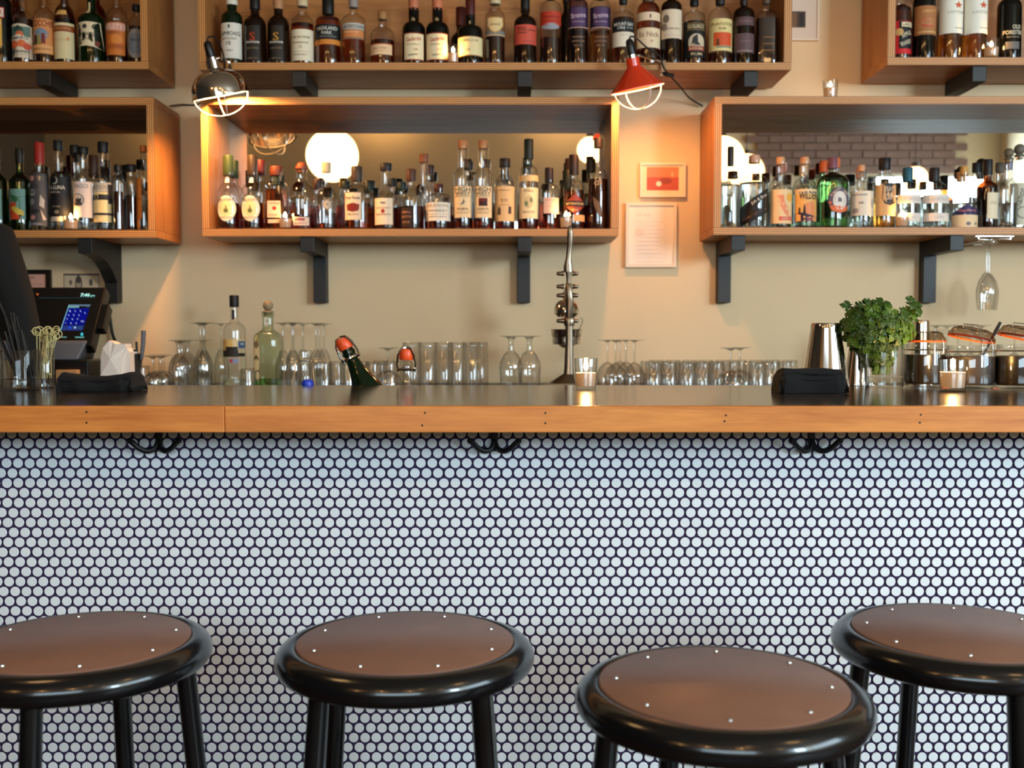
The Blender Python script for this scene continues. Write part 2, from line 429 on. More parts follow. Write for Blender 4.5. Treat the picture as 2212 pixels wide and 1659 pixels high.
# ================================================================== back bar cabinet
ZB = 1.015
t = thing('back_bar_cabinet', 'low dark cabinet along the plastered wall carrying glassware and the till', 'cabinet', (0, 0, 0))
bevel(MB().box(-2.9, 3.0, 3.22, Yb - .002, ZB - .035, ZB).build('counter_slab', M['backtop'], t, smooth=False), .003)
MB().box(-2.88, 2.98, 3.27, Yb - .002, 0.0, ZB - .035).build('carcass', M['backwood'], t, smooth=False)
for i in range(9):
    x = -2.86 + i * .648
    d = MB().box(x + .01, x + .63, 3.25, 3.27, .12, ZB - .06).build('door', M['backwood'], t, smooth=False)
    MB().tube([(x + .57, 3.25, .80), (x + .57, 3.23, .80), (x + .57, 3.23, .66), (x + .57, 3.25, .66)], .005, 6).build('handle', M['steel'], d)

# ================================================================== the bar
YT = 2.0                                       # face of the round tiles
ZC = 1.0687                                    # counter top surface
YF, YK = 1.80, 2.56                            # front and back edge of the counter
bar = thing('tiled_bar', 'tall bar front covered in small white penny round tiles set in dark grout', 'bar', (0, 0, 0))
MB().box(-1.75, 1.75, YT + .0015, YK - .002, 0.0, ZC - .045).build('carcass', M['grout'], bar, smooth=False)
MB().box(-1.75, 1.75, YT - .012, YT + .002, 0.0, .10).build('toe_kick', M['blackpaint'], bar, smooth=False)
pt, rt = 0.02170, 0.00935
tm = MB()
n = 18
tv = [(rt * .93 * math.sin(2 * PI * i / n), -.0022, rt * .93 * math.cos(2 * PI * i / n)) for i in range(n)] + \
     [(rt * math.sin(2 * PI * i / n), -.0012, rt * math.cos(2 * PI * i / n)) for i in range(n)] + \
     [(rt * math.sin(2 * PI * i / n), .0015, rt * math.cos(2 * PI * i / n)) for i in range(n)]
tf = [tuple(range(n))] + [(i, n + i, n + (i + 1) % n, (i + 1) % n) for i in range(n)]
tf2 = [(n + i, 2 * n + i, 2 * n + (i + 1) % n, n + (i + 1) % n) for i in range(n)]
p0 = P(1132.5, 957.6, YT)
spots = []
for r in range(-2, 46):
    z = p0.z - r * pt * .866
    if z < .11 or z > ZC - .045 - .004: continue
    for c in range(-68, 70):
        x = p0.x + c * pt + (pt / 2 if r % 2 else 0)
        if abs(x) > 1.7: continue
        spots.append((x + random.gauss(0, .00016), YT, z + random.gauss(0, .00016)))
# the 300 nearest the camera's axis, above the stools, are tiles of their own; the rest are one mass
def shows(s):
    return (abs(s[0] - .02) * .55 + abs(s[2] - .93)) 
spots.sort(key=shows)
t0 = MB().add(tv[:2 * n], tf).build('tile', M['tile'], bar, spots[0])
for s_ in spots[1:300]:
    d = t0.copy(); d.location = s_; d.rotation_euler = (0, random.random() * 6, 0); C.objects.link(d); d.parent = bar
mass = MB()
for s_ in spots[300:]:
    mass.add([(a + s_[0], b + s_[1], c + s_[2]) for a, b, c in tv[:2 * n]], tf)
ms = mass.build('tile', M['tile'], bar); ms['kind'] = 'stuff'

ct = thing('bar_counter', 'long dark laminate bar counter edged with a thick band of golden fir', 'counter', (0, 0, 0))
bevel(MB().box(-1.8, 1.8, YF + .02, YK, ZC - .044, ZC).build('counter_top', M['top'], ct, smooth=False), .0015)
for (a, b_) in ((-1.8, (483 - CX) / FPX * YF), ((483 - CX) / FPX * YF, 1.8)):
    o = MB().box(-(b_ - a) / 2 + .0002, (b_ - a) / 2 - .0002, 0, .02, -.0223, .0225).build('edge_band', M['fir'], ct, ((a + b_) / 2, YF, ZC - .0222), smooth=False)
    bevel(o, .002)
nb = MB().add([(.0018 * math.cos(k * PI / 4), 0, .0018 * math.sin(k * PI / 4)) for k in range(8)], [tuple(range(8))])
for (u, v) in ((1178, 892), (1178, 914), (1568, 897), (1565, 910), (1989, 896), (1987, 913), (918, 892), (912, 919), (187, 890), (187, 913)):
    p = P(u, v, YF)
    o = nb.build('nail', M['black'], ct, (p.x, YF - .0004, p.z), smooth=False)

# coat hooks on the bar front
def hook_mesh():
    b = MB()
    b.box(-.007, .007, -.006, 0, -.012, .035)
    return b
for (u, rz, lb) in ((338, 0.15, 'black iron double hook on the tiled bar, above the first stool'), (1068, 0, 'black iron double hook at the middle of the tiled bar front'), (1758, 0, 'black iron double hook on the tiled bar under the black towel')):
    c = P(u, 972, YT - .02)
    h = thing('coat_hook', lb, 'hook', (c.x, YT - .001, c.z), 0, 'hooks under the bar counter')
    b = MB().box(-.0065, .0065, -.006, 0, -.004, .05); o = b.build('back_plate', M['blackmetal'], h, smooth=False); bevel(o, .002)
    for s in (-1, 1):
        pts = spline([(0, -.004, .018), (s * .005, -.012, .003), (s * .017, -.020, -.002), (s * .030, -.026, .004), (s * .039, -.030, .013), (s * .045, -.031, .018)], 6)
        k = MB().tube(pts, [.0052] * len(pts), 8)
        k.lathe([(0.0001, -.006), (.0045, -.004), (.006, 0), (.0045, .004), (.0001, .006)], 10, (s * .045, -.031, .018))
        k.build('prong', M['blackmetal'], h)

# ================================================================== stools
def make_stool(label):
    st = thing('bar_stool', label, 'stool', (0, 0, 0), 0, 'bar stools in front of the tiled bar')
    zt = .770
    pr = [(.0001, zt - .008), (.146, zt - .008), (.149, zt - .004), (.153, zt - .0015), (.160, zt - .002), (.168, zt - .005), (.1742, zt - .011), (.1775, zt - .018), (.178, zt - .023), (.1768, zt - .030), (.173, zt - .036), (.166, zt - .0395), (.155, zt - .041), (.148, zt - .039), (.146, zt - .032), (.0001, zt - .032)]
    MB().lathe(pr, 72).build('seat_pan', M['stoolblack'], st)
    d = [(.0001, zt), (.1465, zt), (.1488, zt - .0012), (.149, zt - .004), (.149, zt - .006), (.0001, zt - .006)]
    seat = MB().lathe(d, 72).build('seat', M['hardboard'], st)
    for k in range(8):
        a = 2 * PI * k / 8 + .39
        MB().lathe([(.0032, -.0006), (.0028, .0009), (.0016, .0016), (.0001, .0018)], 10, (.128 * math.cos(a), .128 * math.sin(a), zt)).build('rivet', M['rivet'], seat)
    for k in range(4):
        a = PI / 4 + k * PI / 2; ca, sa = math.cos(a), math.sin(a)
        top = Vector((.146 * ca, .146 * sa, zt - .035)); bot = Vector((.215 * ca, .215 * sa, 0.004))
        lg = MB().tube([top, bot], .0138, 14)
        lg.build('leg', M['stoolblack'], st)
        foot = MB().lathe([(.0165, 0), (.0165, .02), (.014, .024)], 12, (bot.x, bot.y, 0)).cap(.0165, 0, 12, (bot.x, bot.y, 0), up=False)
        foot.build('rubber_foot', M['rubber'], st)
    for (z, rr, nm) in ((.27, .1855, 'foot_ring'), (.42, .172, 'brace_ring')):
        MB().tube([(rr * math.cos(2 * PI * k / 48), rr * math.sin(2 * PI * k / 48), z) for k in range(48)], .008, 8, closed=True).build(nm, M['stoolblack'], st)
    return st
S0 = make_stool('black bar stool with brown seat, second from the napkin end of the bar')
S0.location = (-.147, 1.452, 0); S0.rotation_euler = (0, 0, .03)
dup(S0, (-.598, 1.452, 0), 'black bar stool with brown seat, cut by the frame below the straw glass', rz=PI / 4)
dup(S0, (.2545, 1.270, 0), 'black bar stool with brown seat, drawn furthest out from the bar', rz=-.52)
dup(S0, (.640, 1.500, 0), 'black bar stool with brown seat, at the parsley and jar end', rz=.87)

# ================================================================== wall shelf boxes
YS, YSB = 3.60, 3.87                          # front edge and back of the boxes
TB = .0252                                     # board thickness
def shelf_box(label, u0, u1, zt, zb, back, backcat):
    x0, x1 = (u0 - CX) / FPX * YS, (u1 - CX) / FPX * YS
    xc, yc, zc = (x0 + x1) / 2, (YS + YSB) / 2, (zt + zb) / 2
    W, D, H = x1 - x0, YSB - YS, zt - zb
    root = thing('wall_shelf_box', label, 'shelf', (xc, YS, zb), 0, 'plywood box shelves on the plastered wall')
    def board(nm, lx, ly, lz, px, py, pz, face, edge):
        b = MB(); hx, hy, hz = lx / 2, ly / 2, lz / 2
        vs = [(x, y, z) for x in (-hx, hx) for y in (-hy, hy) for z in (-hz, hz)]
        b.add(vs, [(2, 3, 7, 6), (0, 2, 6, 4), (1, 5, 7, 3), (0, 1, 3, 2), (4, 6, 7, 5)], 0)
        b.add(vs, [(0, 4, 5, 1)], 1)
        o = b.build(nm, [face, edge], root, (px, py, pz), smooth=False); bevel(o, .0012, 1); return o
    board('top_board', W, D, TB, 0, D / 2, H - TB / 2, M['ply'], M['pedge_z'])
    board('bottom_board', W, D, TB, 0, D / 2, TB / 2, M['ply'], M['pedge_z'])
    for s in (-1, 1):
        board('side_board', TB, D, H - 2 * TB, s * (W - TB) / 2, D / 2, H / 2, M['plyv'], M['pedge_x'])
    MB().box(-W / 2 + TB, W / 2 - TB, D - .012, D - .001, TB, H - TB).build(backcat, back, root, smooth=False)
    return zb + TB
zz = lambda v: P(CX, v, YS).z
SH = {}
SH['ml'] = shelf_box('plywood box shelf with mirror back and whiskey bottles between the two clamp lamps', 441, 1335, zz(209), zz(510), M['mirror'], 'mirror')
SH['ll'] = shelf_box('plywood box shelf of mezcal bottles above the till, dark inside', -552, 341, zz(210), zz(513), M['mirror'], 'mirror')
SH['rl'] = shelf_box('plywood box shelf with mirror back and gin bottles, a candle on its roof', 1539, 2432, zz(208), zz(507), M['mirror'], 'mirror')
SH['mu'] = shelf_box('longest plywood box shelf, topmost, with whisky and rum bottles along it', 438, 1702, zz(-148), zz(151), M['ply'], 'back_panel')
SH['lu'] = shelf_box('plywood box shelf of amaro bottles above the mezcal shelf', -562, 331, zz(-150), zz(149), M['ply'], 'back_panel')
SH['ru'] = shelf_box('plywood box shelf of the top corner, above the gin shelf', 1907, 2800, zz(-158), zz(140), M['ply'], 'back_panel')

def bracket(label, u, ztop, curved=False, leg=True):
    x = (u - CX) / FPX * Yb
    root = thing('shelf_bracket', label, 'bracket', (x, Yb, ztop), 0, 'black wooden shelf brackets')
    wd = .0235; hh = .052; zl = P(CX, 654, Yb - .04).z - ztop
    b = MB()
    y0, y1 = YS + .015 - Yb, -.045
    if curved:
        low = [(y0, -hh), (y0 + .07, -hh - .004), (y0 + .13, -hh - .018), (y0 + .18, -hh - .045), (y1, -hh - .09)]
    else:
        low = [(y0, -hh), (y1, -hh)]
    prof = [(y1, 0), (y0, 0)] + low
    vs = [(-wd, y, z) for y, z in prof] + [(wd, y, z) for y, z in prof]; k = len(prof)
    b.add(vs, [tuple(range(k - 1, -1, -1)), tuple(range(k, 2 * k))] + [(i, (i + 1) % k, k + (i + 1) % k, k + i) for i in range(k)])
    bevel(b.build('arm', M['blackpaint'], root, smooth=False), .002)
    if leg:
        bevel(MB().box(-wd, wd, -.045, 0, zl, 0).build('wall_leg', M['blackpaint'], root, smooth=False), .002)
for (u, lb) in ((697, 'black bracket under the whiskey shelf, standing over the champagne bottle'), (1131, 'black bracket under the whiskey shelf, next to the juicer')):
    bracket(lb, u, zz(510))
bracket('black curved bracket under the mezcal shelf, behind the till', 253, zz(513), True)
bracket('grey lit bracket under the gin shelf beside the framed document', 1558, zz(507))
bracket('blue lit bracket under the gin shelf above the parsley', 1995, zz(507))
for (u, lb) in ((177, 'short bracket under the amaro shelf'), (683, 'short bracket under the topmost long shelf, beside the chrome lamp'), (1131, 'short bracket under the middle of the topmost long shelf'), (1580, 'short bracket under the end of the topmost long shelf, beside the red lamp cord'), (2033, 'short bracket under the top corner shelf')):
    v = 151 if 400 < u < 1700 else (149 if u < 400 else 140)
    bracket(lb, u, zz(v), leg=False)
# ================================================================== bottles
def label_mesh(items, prof_r, sq, x2a, y2z, R, px):
    """flat print bent onto the bottle; items in drawing order"""
    b = MB(); eps = .0005
    def pt(a, z, e):
        r = (prof_r(z)) * sqf(a, sq) + e
        return (r * math.sin(a), -r * math.cos(a), z)
    for it in items:
        k = it[0]; eps += .00022
        if k == 'r':
            _, x0, x1, y0, y1, col = it; c = lin(col); n = 12; m = 5
            a0, a1 = x2a(x0), x2a(x1); z0, z1 = y2z(y1), y2z(y0)
            vs = [pt(a0 + (a1 - a0) * i / n, z0 + (z1 - z0) * j / m, eps) for j in range(m + 1) for i in range(n + 1)]
            b.add(vs, [(j * (n + 1) + i, j * (n + 1) + i + 1, (j + 1) * (n + 1) + i + 1, (j + 1) * (n + 1) + i) for j in range(m) for i in range(n)], 0, c)
        elif k == 'e':
            _, cx_, cy_, rx, ry, col = it; c = lin(col); n = 24
            vs = [pt(x2a(cx_), y2z(cy_), eps)]
            for rr in (.5, 1):
                vs += [pt(x2a(cx_ + rx * rr * math.cos(2 * PI * i / n)), y2z(cy_ - ry * rr * math.sin(2 * PI * i / n)), eps) for i in range(n)]
            b.add(vs, [(0, 1 + i, 1 + (i + 1) % n) for i in range(n)] + [(1 + i, 1 + n + i, 1 + n + (i + 1) % n, 1 + (i + 1) % n) for i in range(n)], 0, c)
        elif k == 'p':
            _, pts, col = it; c = lin(col); q = []
            for i in range(len(pts)):
                (xa, ya), (xb, yb) = pts[i], pts[(i + 1) % len(pts)]
                for s_ in range(4): q.append((xa + (xb - xa) * s_ / 4, ya + (yb - ya) * s_ / 4))
            mx = sum(p[0] for p in q) / len(q); my = sum(p[1] for p in q) / len(q); n = len(q)
            vs = [pt(x2a(mx), y2z(my), eps)]
            for rr in (.5, 1): vs += [pt(x2a(mx + (x - mx) * rr), y2z(my + (y - my) * rr), eps) for x, y in q]
            b.add(vs, [(0, 1 + (i + 1) % n, 1 + i) for i in range(n)] + [(1 + i, 1 + (i + 1) % n, 1 + n + (i + 1) % n, 1 + n + i) for i in range(n)], 0, c)
        elif k == 't':
            _, s_, cx_, cy_, w_, h_, col = it[:7]; rot = it[7] if len(it) > 7 else 0
            vs, fs = glyphs(s_, .012); ca, sa = math.cos(rot), math.sin(rot); c = lin(col)
            if not vs: continue
            out = []
            for x, y in vs:
                x *= w_; y *= h_
                out.append(pt(x2a(cx_ + x * ca - y * sa), y2z(cy_ - (x * sa + y * ca)), eps + .0002))
            b.add(out, fs, 0, c)
    return b
GROUP = {'ml': 'whiskey bottles on the mirrored shelf', 'll': 'mezcal bottles on the shelf above the till', 'rl': 'gin bottles on the mirrored shelf', 'mu': 'bottles on the topmost long shelf', 'lu': 'amaro bottles on the top shelf', 'ru': 'bottles on the top corner shelf'}
PLACED, DEFER = {}, []
def bottle(*a, **k):
    if k.get('row', 0) > 0: DEFER.append((a, k)); return None
    return make_bottle(*a, **k)
def make_bottle(key, x0, x1, yt, ye, yn, ys, nw, gl, label, liq=None, fill=None, cap=(20, 20, 20), lab=(), row=0, sq=0, k=(.62, .30), ball=0, cw=1.18, z0=None, Y=None, group=None, lip=True, name='liquor_bottle', back=True, capm=None):
    xc, hw = (x0 + x1) / 2, (x1 - x0) / 2
    R0 = hw * 3.68 / FPX
    Y = Y or (YS + .03 + R0 if row == 0 else YS + .165 + (row - 1) * .05)
    base = SH[key] if z0 is None else z0
    vmid = 420 if z0 is None else 760
    c = P(xc, (ys + yn) / 2, Y); px = P(xc + 1, ys, Y).x - P(xc, ys, Y).x
    R = hw * px; rn = nw / 2 * px
    if key:
        pl = PLACED.setdefault(key, [])
        if row == 0:
            y = Y
            for _ in range(3):
                for (qx, qy, qr) in pl:
                    d = abs(qx - c.x)
                    if math.hypot(d, qy - y) < qr + R + .0006:
                        if d > (qr + R) * .86: R = min(R, max(.012, math.hypot(d, qy - y) - qr - .0006))
                        else: y = qy + math.sqrt(max(0, (qr + R + .001) ** 2 - d * d))
            Y = min(y, YSB - .014 - R)
        else:
            best = (-1, Y)
            for i in range(40):
                y = YS + .06 + i * .0055
                if y > YSB - .014 - .014: break
                cl = min([math.hypot(qx - c.x, qy - y) - qr for (qx, qy, qr) in pl] + [YSB - .014 - y, .05])
                cl = min(cl, R + .001)
                if cl > best[0] + .0004: best = (cl, y)
            Y = best[1]; R = max(rn * 1.02, min(R, best[0] - .0008))
        pl.append((c.x, Y, R)); c.y = Y
    y2 = lambda v, dy=0: P(xc, v, Y + dy).z - base
    H = y2(ye); zt = y2(yt); zn = y2(yn); zs = y2(ys)
    root = thing(name, label, 'bottle', (c.x, Y, base), 0, group or GROUP[key])
    pr = [(.0001, .004), (R * .55, .003), (R * .90, 0), (R * .975, .0022), (R, .007)]
    zs = max(zs, .02)
    pr += [(R, .007 + (zs - .007) * t) for t in (.33, .66, 1)]
    pr += bez((R, zs), (R, zs + (zn - zs) * k[0]), (rn, zn - (zn - zs) * k[1]), (rn, zn), 9)[1:]
    if lip and H - zn > .012:
        pr += [(rn, H - .012), (rn * 1.14, H - .010), (rn * 1.14, H - .001), (rn * .9, H)]
    else: pr += [(rn, H)]
    g = MB().lathe(pr, 32, sq=sq)
    g.build('glass_body', M[gl], root)
    if liq:
        zf = y2(fill); q = [(.0001, .006), (R * .88, .006)]
        ri = lambda z: max(.002, prof(z) - .0022)
        def prof(z):
            for (ra, za), (rb, zb) in zip(pr[2:], pr[3:]):
                if za <= z <= zb: return ra + (rb - ra) * ((z - za) / max(1e-6, zb - za))
            return rn
        ks = max(4, int((zf - .009) / .012)); q += [(ri(.009 + (zf - .009) * i / ks), .009 + (zf - .009) * i / ks) for i in range(ks + 1)] + [(.0001, zf)]
        MB().lathe(q, 32, sq=sq).build('liquid', M[liq], root)
    def prof_r(z):
        for (ra, za), (rb, zb) in zip(pr[2:], pr[3:]):
            if za <= z <= zb: return ra + (rb - ra) * ((z - za) / max(1e-6, zb - za))
        return rn
    if lab:
        x2a = lambda x: math.asin(max(-.985, min(.985, (x - xc) / hw)))
        if sq: x2a_ = x2a; x2a = lambda x: math.atan2((x - xc) / hw, 1.0) if abs((x - xc) / hw) < .97 else x2a_(x)
        ext = []
        for it in lab:
            if it[0] == 'r': e0, e1 = it[3], it[4]
            elif it[0] == 'e': e0, e1 = it[2] - it[4], it[2] + it[4]
            elif it[0] == 'p': e0, e1 = min(q[1] for q in it[1]), max(q[1] for q in it[1])
            else: e0, e1 = it[3] - it[5] / 2, it[3] + it[5] / 2
            ext.append([e0 - .3, e1 + .3])
        cl = []
        for (e0, e1), it in zip(ext, lab):
            hit = [q for q in cl if not (e1 < q[0] or e0 > q[1])]
            new = [e0, e1, [it]]
            for q in hit: new = [min(new[0], q[0]), max(new[1], q[1]), q[2] + new[2]]; cl.remove(q)
            cl.append(new)
        cl.sort(key=lambda q: -len(q[2]))
        for q in cl:
            its = [it for it in lab if any(it is z for z in q[2])]
            nm = 'label' if any(it[0] != 't' for it in its) else 'lettering'
            label_mesh(its, prof_r, sq, x2a, lambda v: y2(v, -R * .9), R, px).build(nm, M['print'], root, smooth=True)
    if cap:
        cb = MB(); cl = lin(cap)
        if ball:
            rb = ball / 2 * px; zc_ = zt - rb
            cb.lathe([(rn * .8, H - .01), (rn * .8, H), (rn * 1.25, H + .001), (rn * 1.25, H + .004), (rn * .7, H + .008)] + [(rb * math.cos(t), zc_ + rb * math.sin(t)) for t in [(-70 + 16 * i) * PI / 180 for i in range(10)]] + [(.0001, zc_ + rb)], 24, col=cl)
        else:
            rc = rn * cw
            cb.lathe([(rn * .5, H - .012), (rc * .96, H - .011), (rc, H - .008), (rc, zt - .003), (rc * .93, zt), (.0001, zt)], 24, col=cl)
        cb.build('stopper' if ball else 'cap', M[capm] if capm else M['plain'], root)
    return root
B = bottle
CR, WH, BK, GD, RD = (238, 224, 196), (236, 232, 224), (22, 21, 22), (196, 150, 78), (168, 36, 30)
# ---------------------------------------------------------------- middle mirrored shelf
def michter(x0, x1, cap, lb):
    xc = (x0 + x1) / 2
    B('ml', x0, x1, 336, 372, 388, 420, 20, 'clear', lb, 'bourbon', 440, cap, [
        ('r', xc - 9, xc + 9, 383, 393, CR),
        ('e', xc, 450, 20, 29, (60, 66, 40)), ('e', xc, 450, 19, 28, CR), ('e', xc, 450, 12, 18, (232, 206, 150)), ('e', xc, 455, 5, 5, (92, 104, 60)), ('p', [(xc - 2, 452), (xc, 441), (xc + 3, 452)], (128, 96, 50)),
        ('t', "MICHTER'S", xc, 431, 30, 6, (96, 84, 60)), ('t', 'KENTUCKY', xc, 470, 24, 4, (96, 84, 60))], k=(.5, .3), cw=1.1)
michter(470, 517, (62, 76, 40), 'red whiskey bottle with a cream oval label and green neck, first on the mirrored shelf')
michter(520, 571, (58, 44, 28), 'red whiskey bottle with a cream oval label and brown neck, second on the mirrored shelf')
B('ml', 575, 620, 360, 373, 392, 405, 23, 'clear', 'square whiskey bottle with a rose on a pink label and brown stopper', 'whisky', 410, (110, 52, 32), [
    ('r', 582, 610, 434, 470, (240, 196, 166)), ('e', 597, 450, 4.5, 4, (190, 40, 30)), ('t', 'Four Roses', 596, 439, 22, 4, (150, 60, 50)), ('r', 583, 609, 474, 482, (235, 190, 160)), ('t', 'SINGLE BARREL', 596, 464, 22, 2.6, (150, 70, 60))], sq=.5, k=(.8, .1))
B('ml', 622, 681, 350, 366, 382, 430, 22, 'clear', 'round-shouldered nearly empty whiskey bottle with a brown ball stopper and low label', 'bourbon', 466, (136, 70, 40), [
    ('r', 636, 673, 467, 489, (62, 30, 26)), ('r', 638, 671, 469, 487, (236, 206, 180)), ('r', 641, 663, 471, 477, (150, 90, 96)), ('t', 'RESERVE', 655, 482, 24, 3, (120, 70, 60))], ball=24, k=(.7, .45))
B('ml', 679, 732, 351, 366, 400, 432, 17, 'clear', 'empty clear bottle with slim neck and pale grey print, before the globe reflection', 'bourbon', 484, (214, 184, 146), [('e', 711, 442, 10, 11, (170, 150, 128)), ('e', 711, 442, 7, 8, (206, 188, 164)), ('t', 'W', 711, 442, 7, 7, (130, 112, 96))], k=(.7, .3))
B('ml', 736, 806, 360, 385, 396, 425, 21, 'clear', 'broad whiskey bottle with dark cap and tall cream label over red flowers', 'whisky', 442, (66, 50, 38), [
    ('r', 749, 785, 415, 476, (120, 84, 56)), ('r', 750, 784, 416, 475, (236, 206, 172)), ('t', 'Four Roses', 767, 427, 30, 7, (70, 50, 40)), ('p', [(754, 442), (767, 438), (781, 442), (779, 455), (767, 458), (755, 455)], (128, 34, 22)), ('t', 'SMALL BATCH', 767, 463, 22, 3.4, (90, 60, 50))], k=(.8, .3))
B('ml', 808, 861, 353, 362, 412, 432, 22, 'clear', 'whiskey bottle with long tapered neck and cream label with one red leaf', 'bourbon', 450, (36, 30, 28), [
    ('r', 811, 851, 427, 486, (150, 112, 70)), ('r', 812, 850, 428, 485, (240, 216, 186)), ('e', 830, 456, 4, 4.5, (160, 44, 40)), ('e', 830, 438, 6, 2.5, (130, 120, 124)), ('t', 'BOURBON', 831, 463, 30, 4, (150, 116, 92)), ('t', 'KENTUCKY', 831, 449, 30, 3.5, (150, 116, 92))], k=(.4, .25))
B('ml', 863, 914, 366, 384, 405, 430, 18, 'clear', 'amber bottle with brown cap and dark printed label, beside the single leaf bottle', 'bourbon', 447, (84, 46, 30), [('r', 866, 893, 448, 490, (44, 22, 18)), ('t', 'SMALL', 880, 458, 20, 5, (176, 120, 90)), ('t', 'BATCH', 880, 468, 20, 5, (176, 120, 90)), ('t', 'RYE', 880, 480, 14, 5, (176, 120, 90))], k=(.7, .2))
B('ml', 906, 931, 333, 345, 398, 428, 17, 'clear', 'tall slim empty bottle with brown stopper, peeping over the squat white-labelled one', None, None, (140, 78, 46), [], row=1)
B('ml', 919, 976, 398, 407, 417, 430, 20, 'clear', 'squat whiskey bottle with wide white label and dark wax cap', 'bourbon', 441, (72, 26, 22), [('r', 921, 973, 437, 477, (236, 224, 206)), ('t', 'HUDSON', 947, 444, 42, 7, (150, 134, 118)), ('t', 'WHISKEY', 947, 455, 42, 6, (150, 134, 118)), ('r', 925, 970, 462, 462.8, (170, 150, 130)), ('t', 'BABY BOURBON', 947, 468, 36, 3, (150, 134, 118))], k=(.8, .15), cw=1.05)
def highwest(x0, x1, lb, red):
    xc = (x0 + x1) / 2
    it = [('r', xc - 18.5, xc + 18.5, 401, 470, (60, 46, 36)), ('r', xc - 18, xc + 18, 402, 470, (236, 206, 160)), ('t', 'HIGH', xc, 409, 31, 10, (40, 32, 30)), ('t', 'WEST', xc, 418, 31, 7, (40, 32, 30)), ('t', 'DISTILLERY', xc, 424, 30, 2.6, (90, 70, 56))]
    if red: it += [('r', xc - 9, xc + 9, 428, 445, (110, 34, 28)), ('p', [(xc - 8, 444), (xc - 5, 434), (xc, 438), (xc + 5, 431), (xc + 8, 444)], (44, 20, 26))]
    else: it += [('p', [(xc - 6, 442), (xc - 1, 438), (xc + 2, 429), (xc + 5, 436), (xc + 2, 441)], (112, 108, 104))]
    it += [('t', 'DOUBLE RYE' if red else 'BOURBON', xc, 451, 22, 4, (80, 60, 50)), ('r', xc - 16, xc + 16, 455, 455.6, (150, 110, 80)), ('t', 'STRAIGHT WHISKEY', xc, 460, 26, 2.4, (110, 84, 66))]
    B('ml', x0, x1, 304, 315, 360, 384, 22, 'clear', lb, 'bourbon', 474, (190, 122, 76), it, k=(.6, .35), cw=1.0)
highwest(979, 1021, 'tall seedy glass bottle, cream label in bold letters over a grey horse figure', False)
highwest(1023, 1065, 'tall seedy glass bottle, cream label in bold letters over a red picture', True)
B('ml', 1069, 1112, 343, 355, 388, 402, 20, 'clear', 'rye bottle with black cap and peach label showing a still, beside the seedy glass bottles', 'bourbon', 478, (34, 28, 28), [('r', 1069, 1111, 402, 478, (228, 184, 130)), ('t', 'RYE', 1090, 433, 14, 7, (150, 104, 70)), ('p', [(1075, 464), (1076, 452), (1079, 444), (1082, 452), (1082, 464)], (70, 58, 48)), ('p', [(1098, 462), (1098, 446), (1104, 446), (1104, 462)], (56, 50, 52)), ('r', 1079, 1101, 442, 443, (110, 84, 60)), ('t', 'STRAIGHT', 1090, 411, 26, 3, (150, 110, 76))], k=(.85, .1))
B('ml', 1121, 1163, 301, 338, 353, 374, 17, 'clear', 'tallest whiskey bottle with long black-green capsule and cream botanical label', 'bourbon', 474, (24, 36, 28), [('r', 1122, 1162, 378, 391, (226, 184, 128)), ('r', 1122, 1162, 405, 472, (238, 214, 168)), ('t', 'Willett', 1142, 412, 22, 6, (176, 132, 84)), ('e', 1142, 436, 10, 14, (214, 190, 140)), ('e', 1137, 440, 3, 6, (110, 128, 90)), ('e', 1147, 432, 3, 6, (120, 120, 90)), ('t', 'ESTATE', 1142, 458, 24, 4, (150, 110, 80))], k=(.65, .3))
B('ml', 1164, 1208, 363, 388, 396, 414, 17, 'clear', 'small bottle of pink spirit with black cap and pale pink label', 'pinkl', 437, (34, 26, 26), [('r', 1174, 1206, 427, 461, (232, 188, 166)), ('t', 'KOVAL', 1190, 432, 22, 4, (170, 130, 116)), ('r', 1178, 1202, 446, 446.6, (180, 140, 124))], k=(.8, .2), cw=1.1)
B('ml', 1217, 1262, 335, 370, 384, 408, 18, 'clear', 'rye bottle with black capsule and red diamond label, next to the shelf candle', 'whisky', 412, (40, 28, 24), [('p', [(1242, 418), (1260, 436), (1260, 446), (1242, 464), (1222, 446), (1222, 436)], (150, 60, 40)), ('r', 1220, 1261, 434, 446, (28, 22, 22)), ('t', 'RITTENHOUSE', 1241, 440, 36, 5, (232, 190, 130)), ('t', 'RYE', 1241, 454, 12, 5, (232, 180, 120)), ('r', 1238, 1262, 464, 478, (226, 160, 100))], k=(.6, .3), cw=1.15)
B('ml', 1270, 1314, 298, 313, 358, 384, 16, 'clear', 'tall dark spirit bottle with white line drawing, last on the mirrored shelf', 'darkl', 388, (66, 52, 42), [('p', [(1280, 424), (1296, 440), (1300, 470), (1290, 462), (1282, 444)], (96, 78, 60)), ('t', 'of', 1290, 392, 18, 16, (150, 130, 110), .3)], k=(.6, .3))
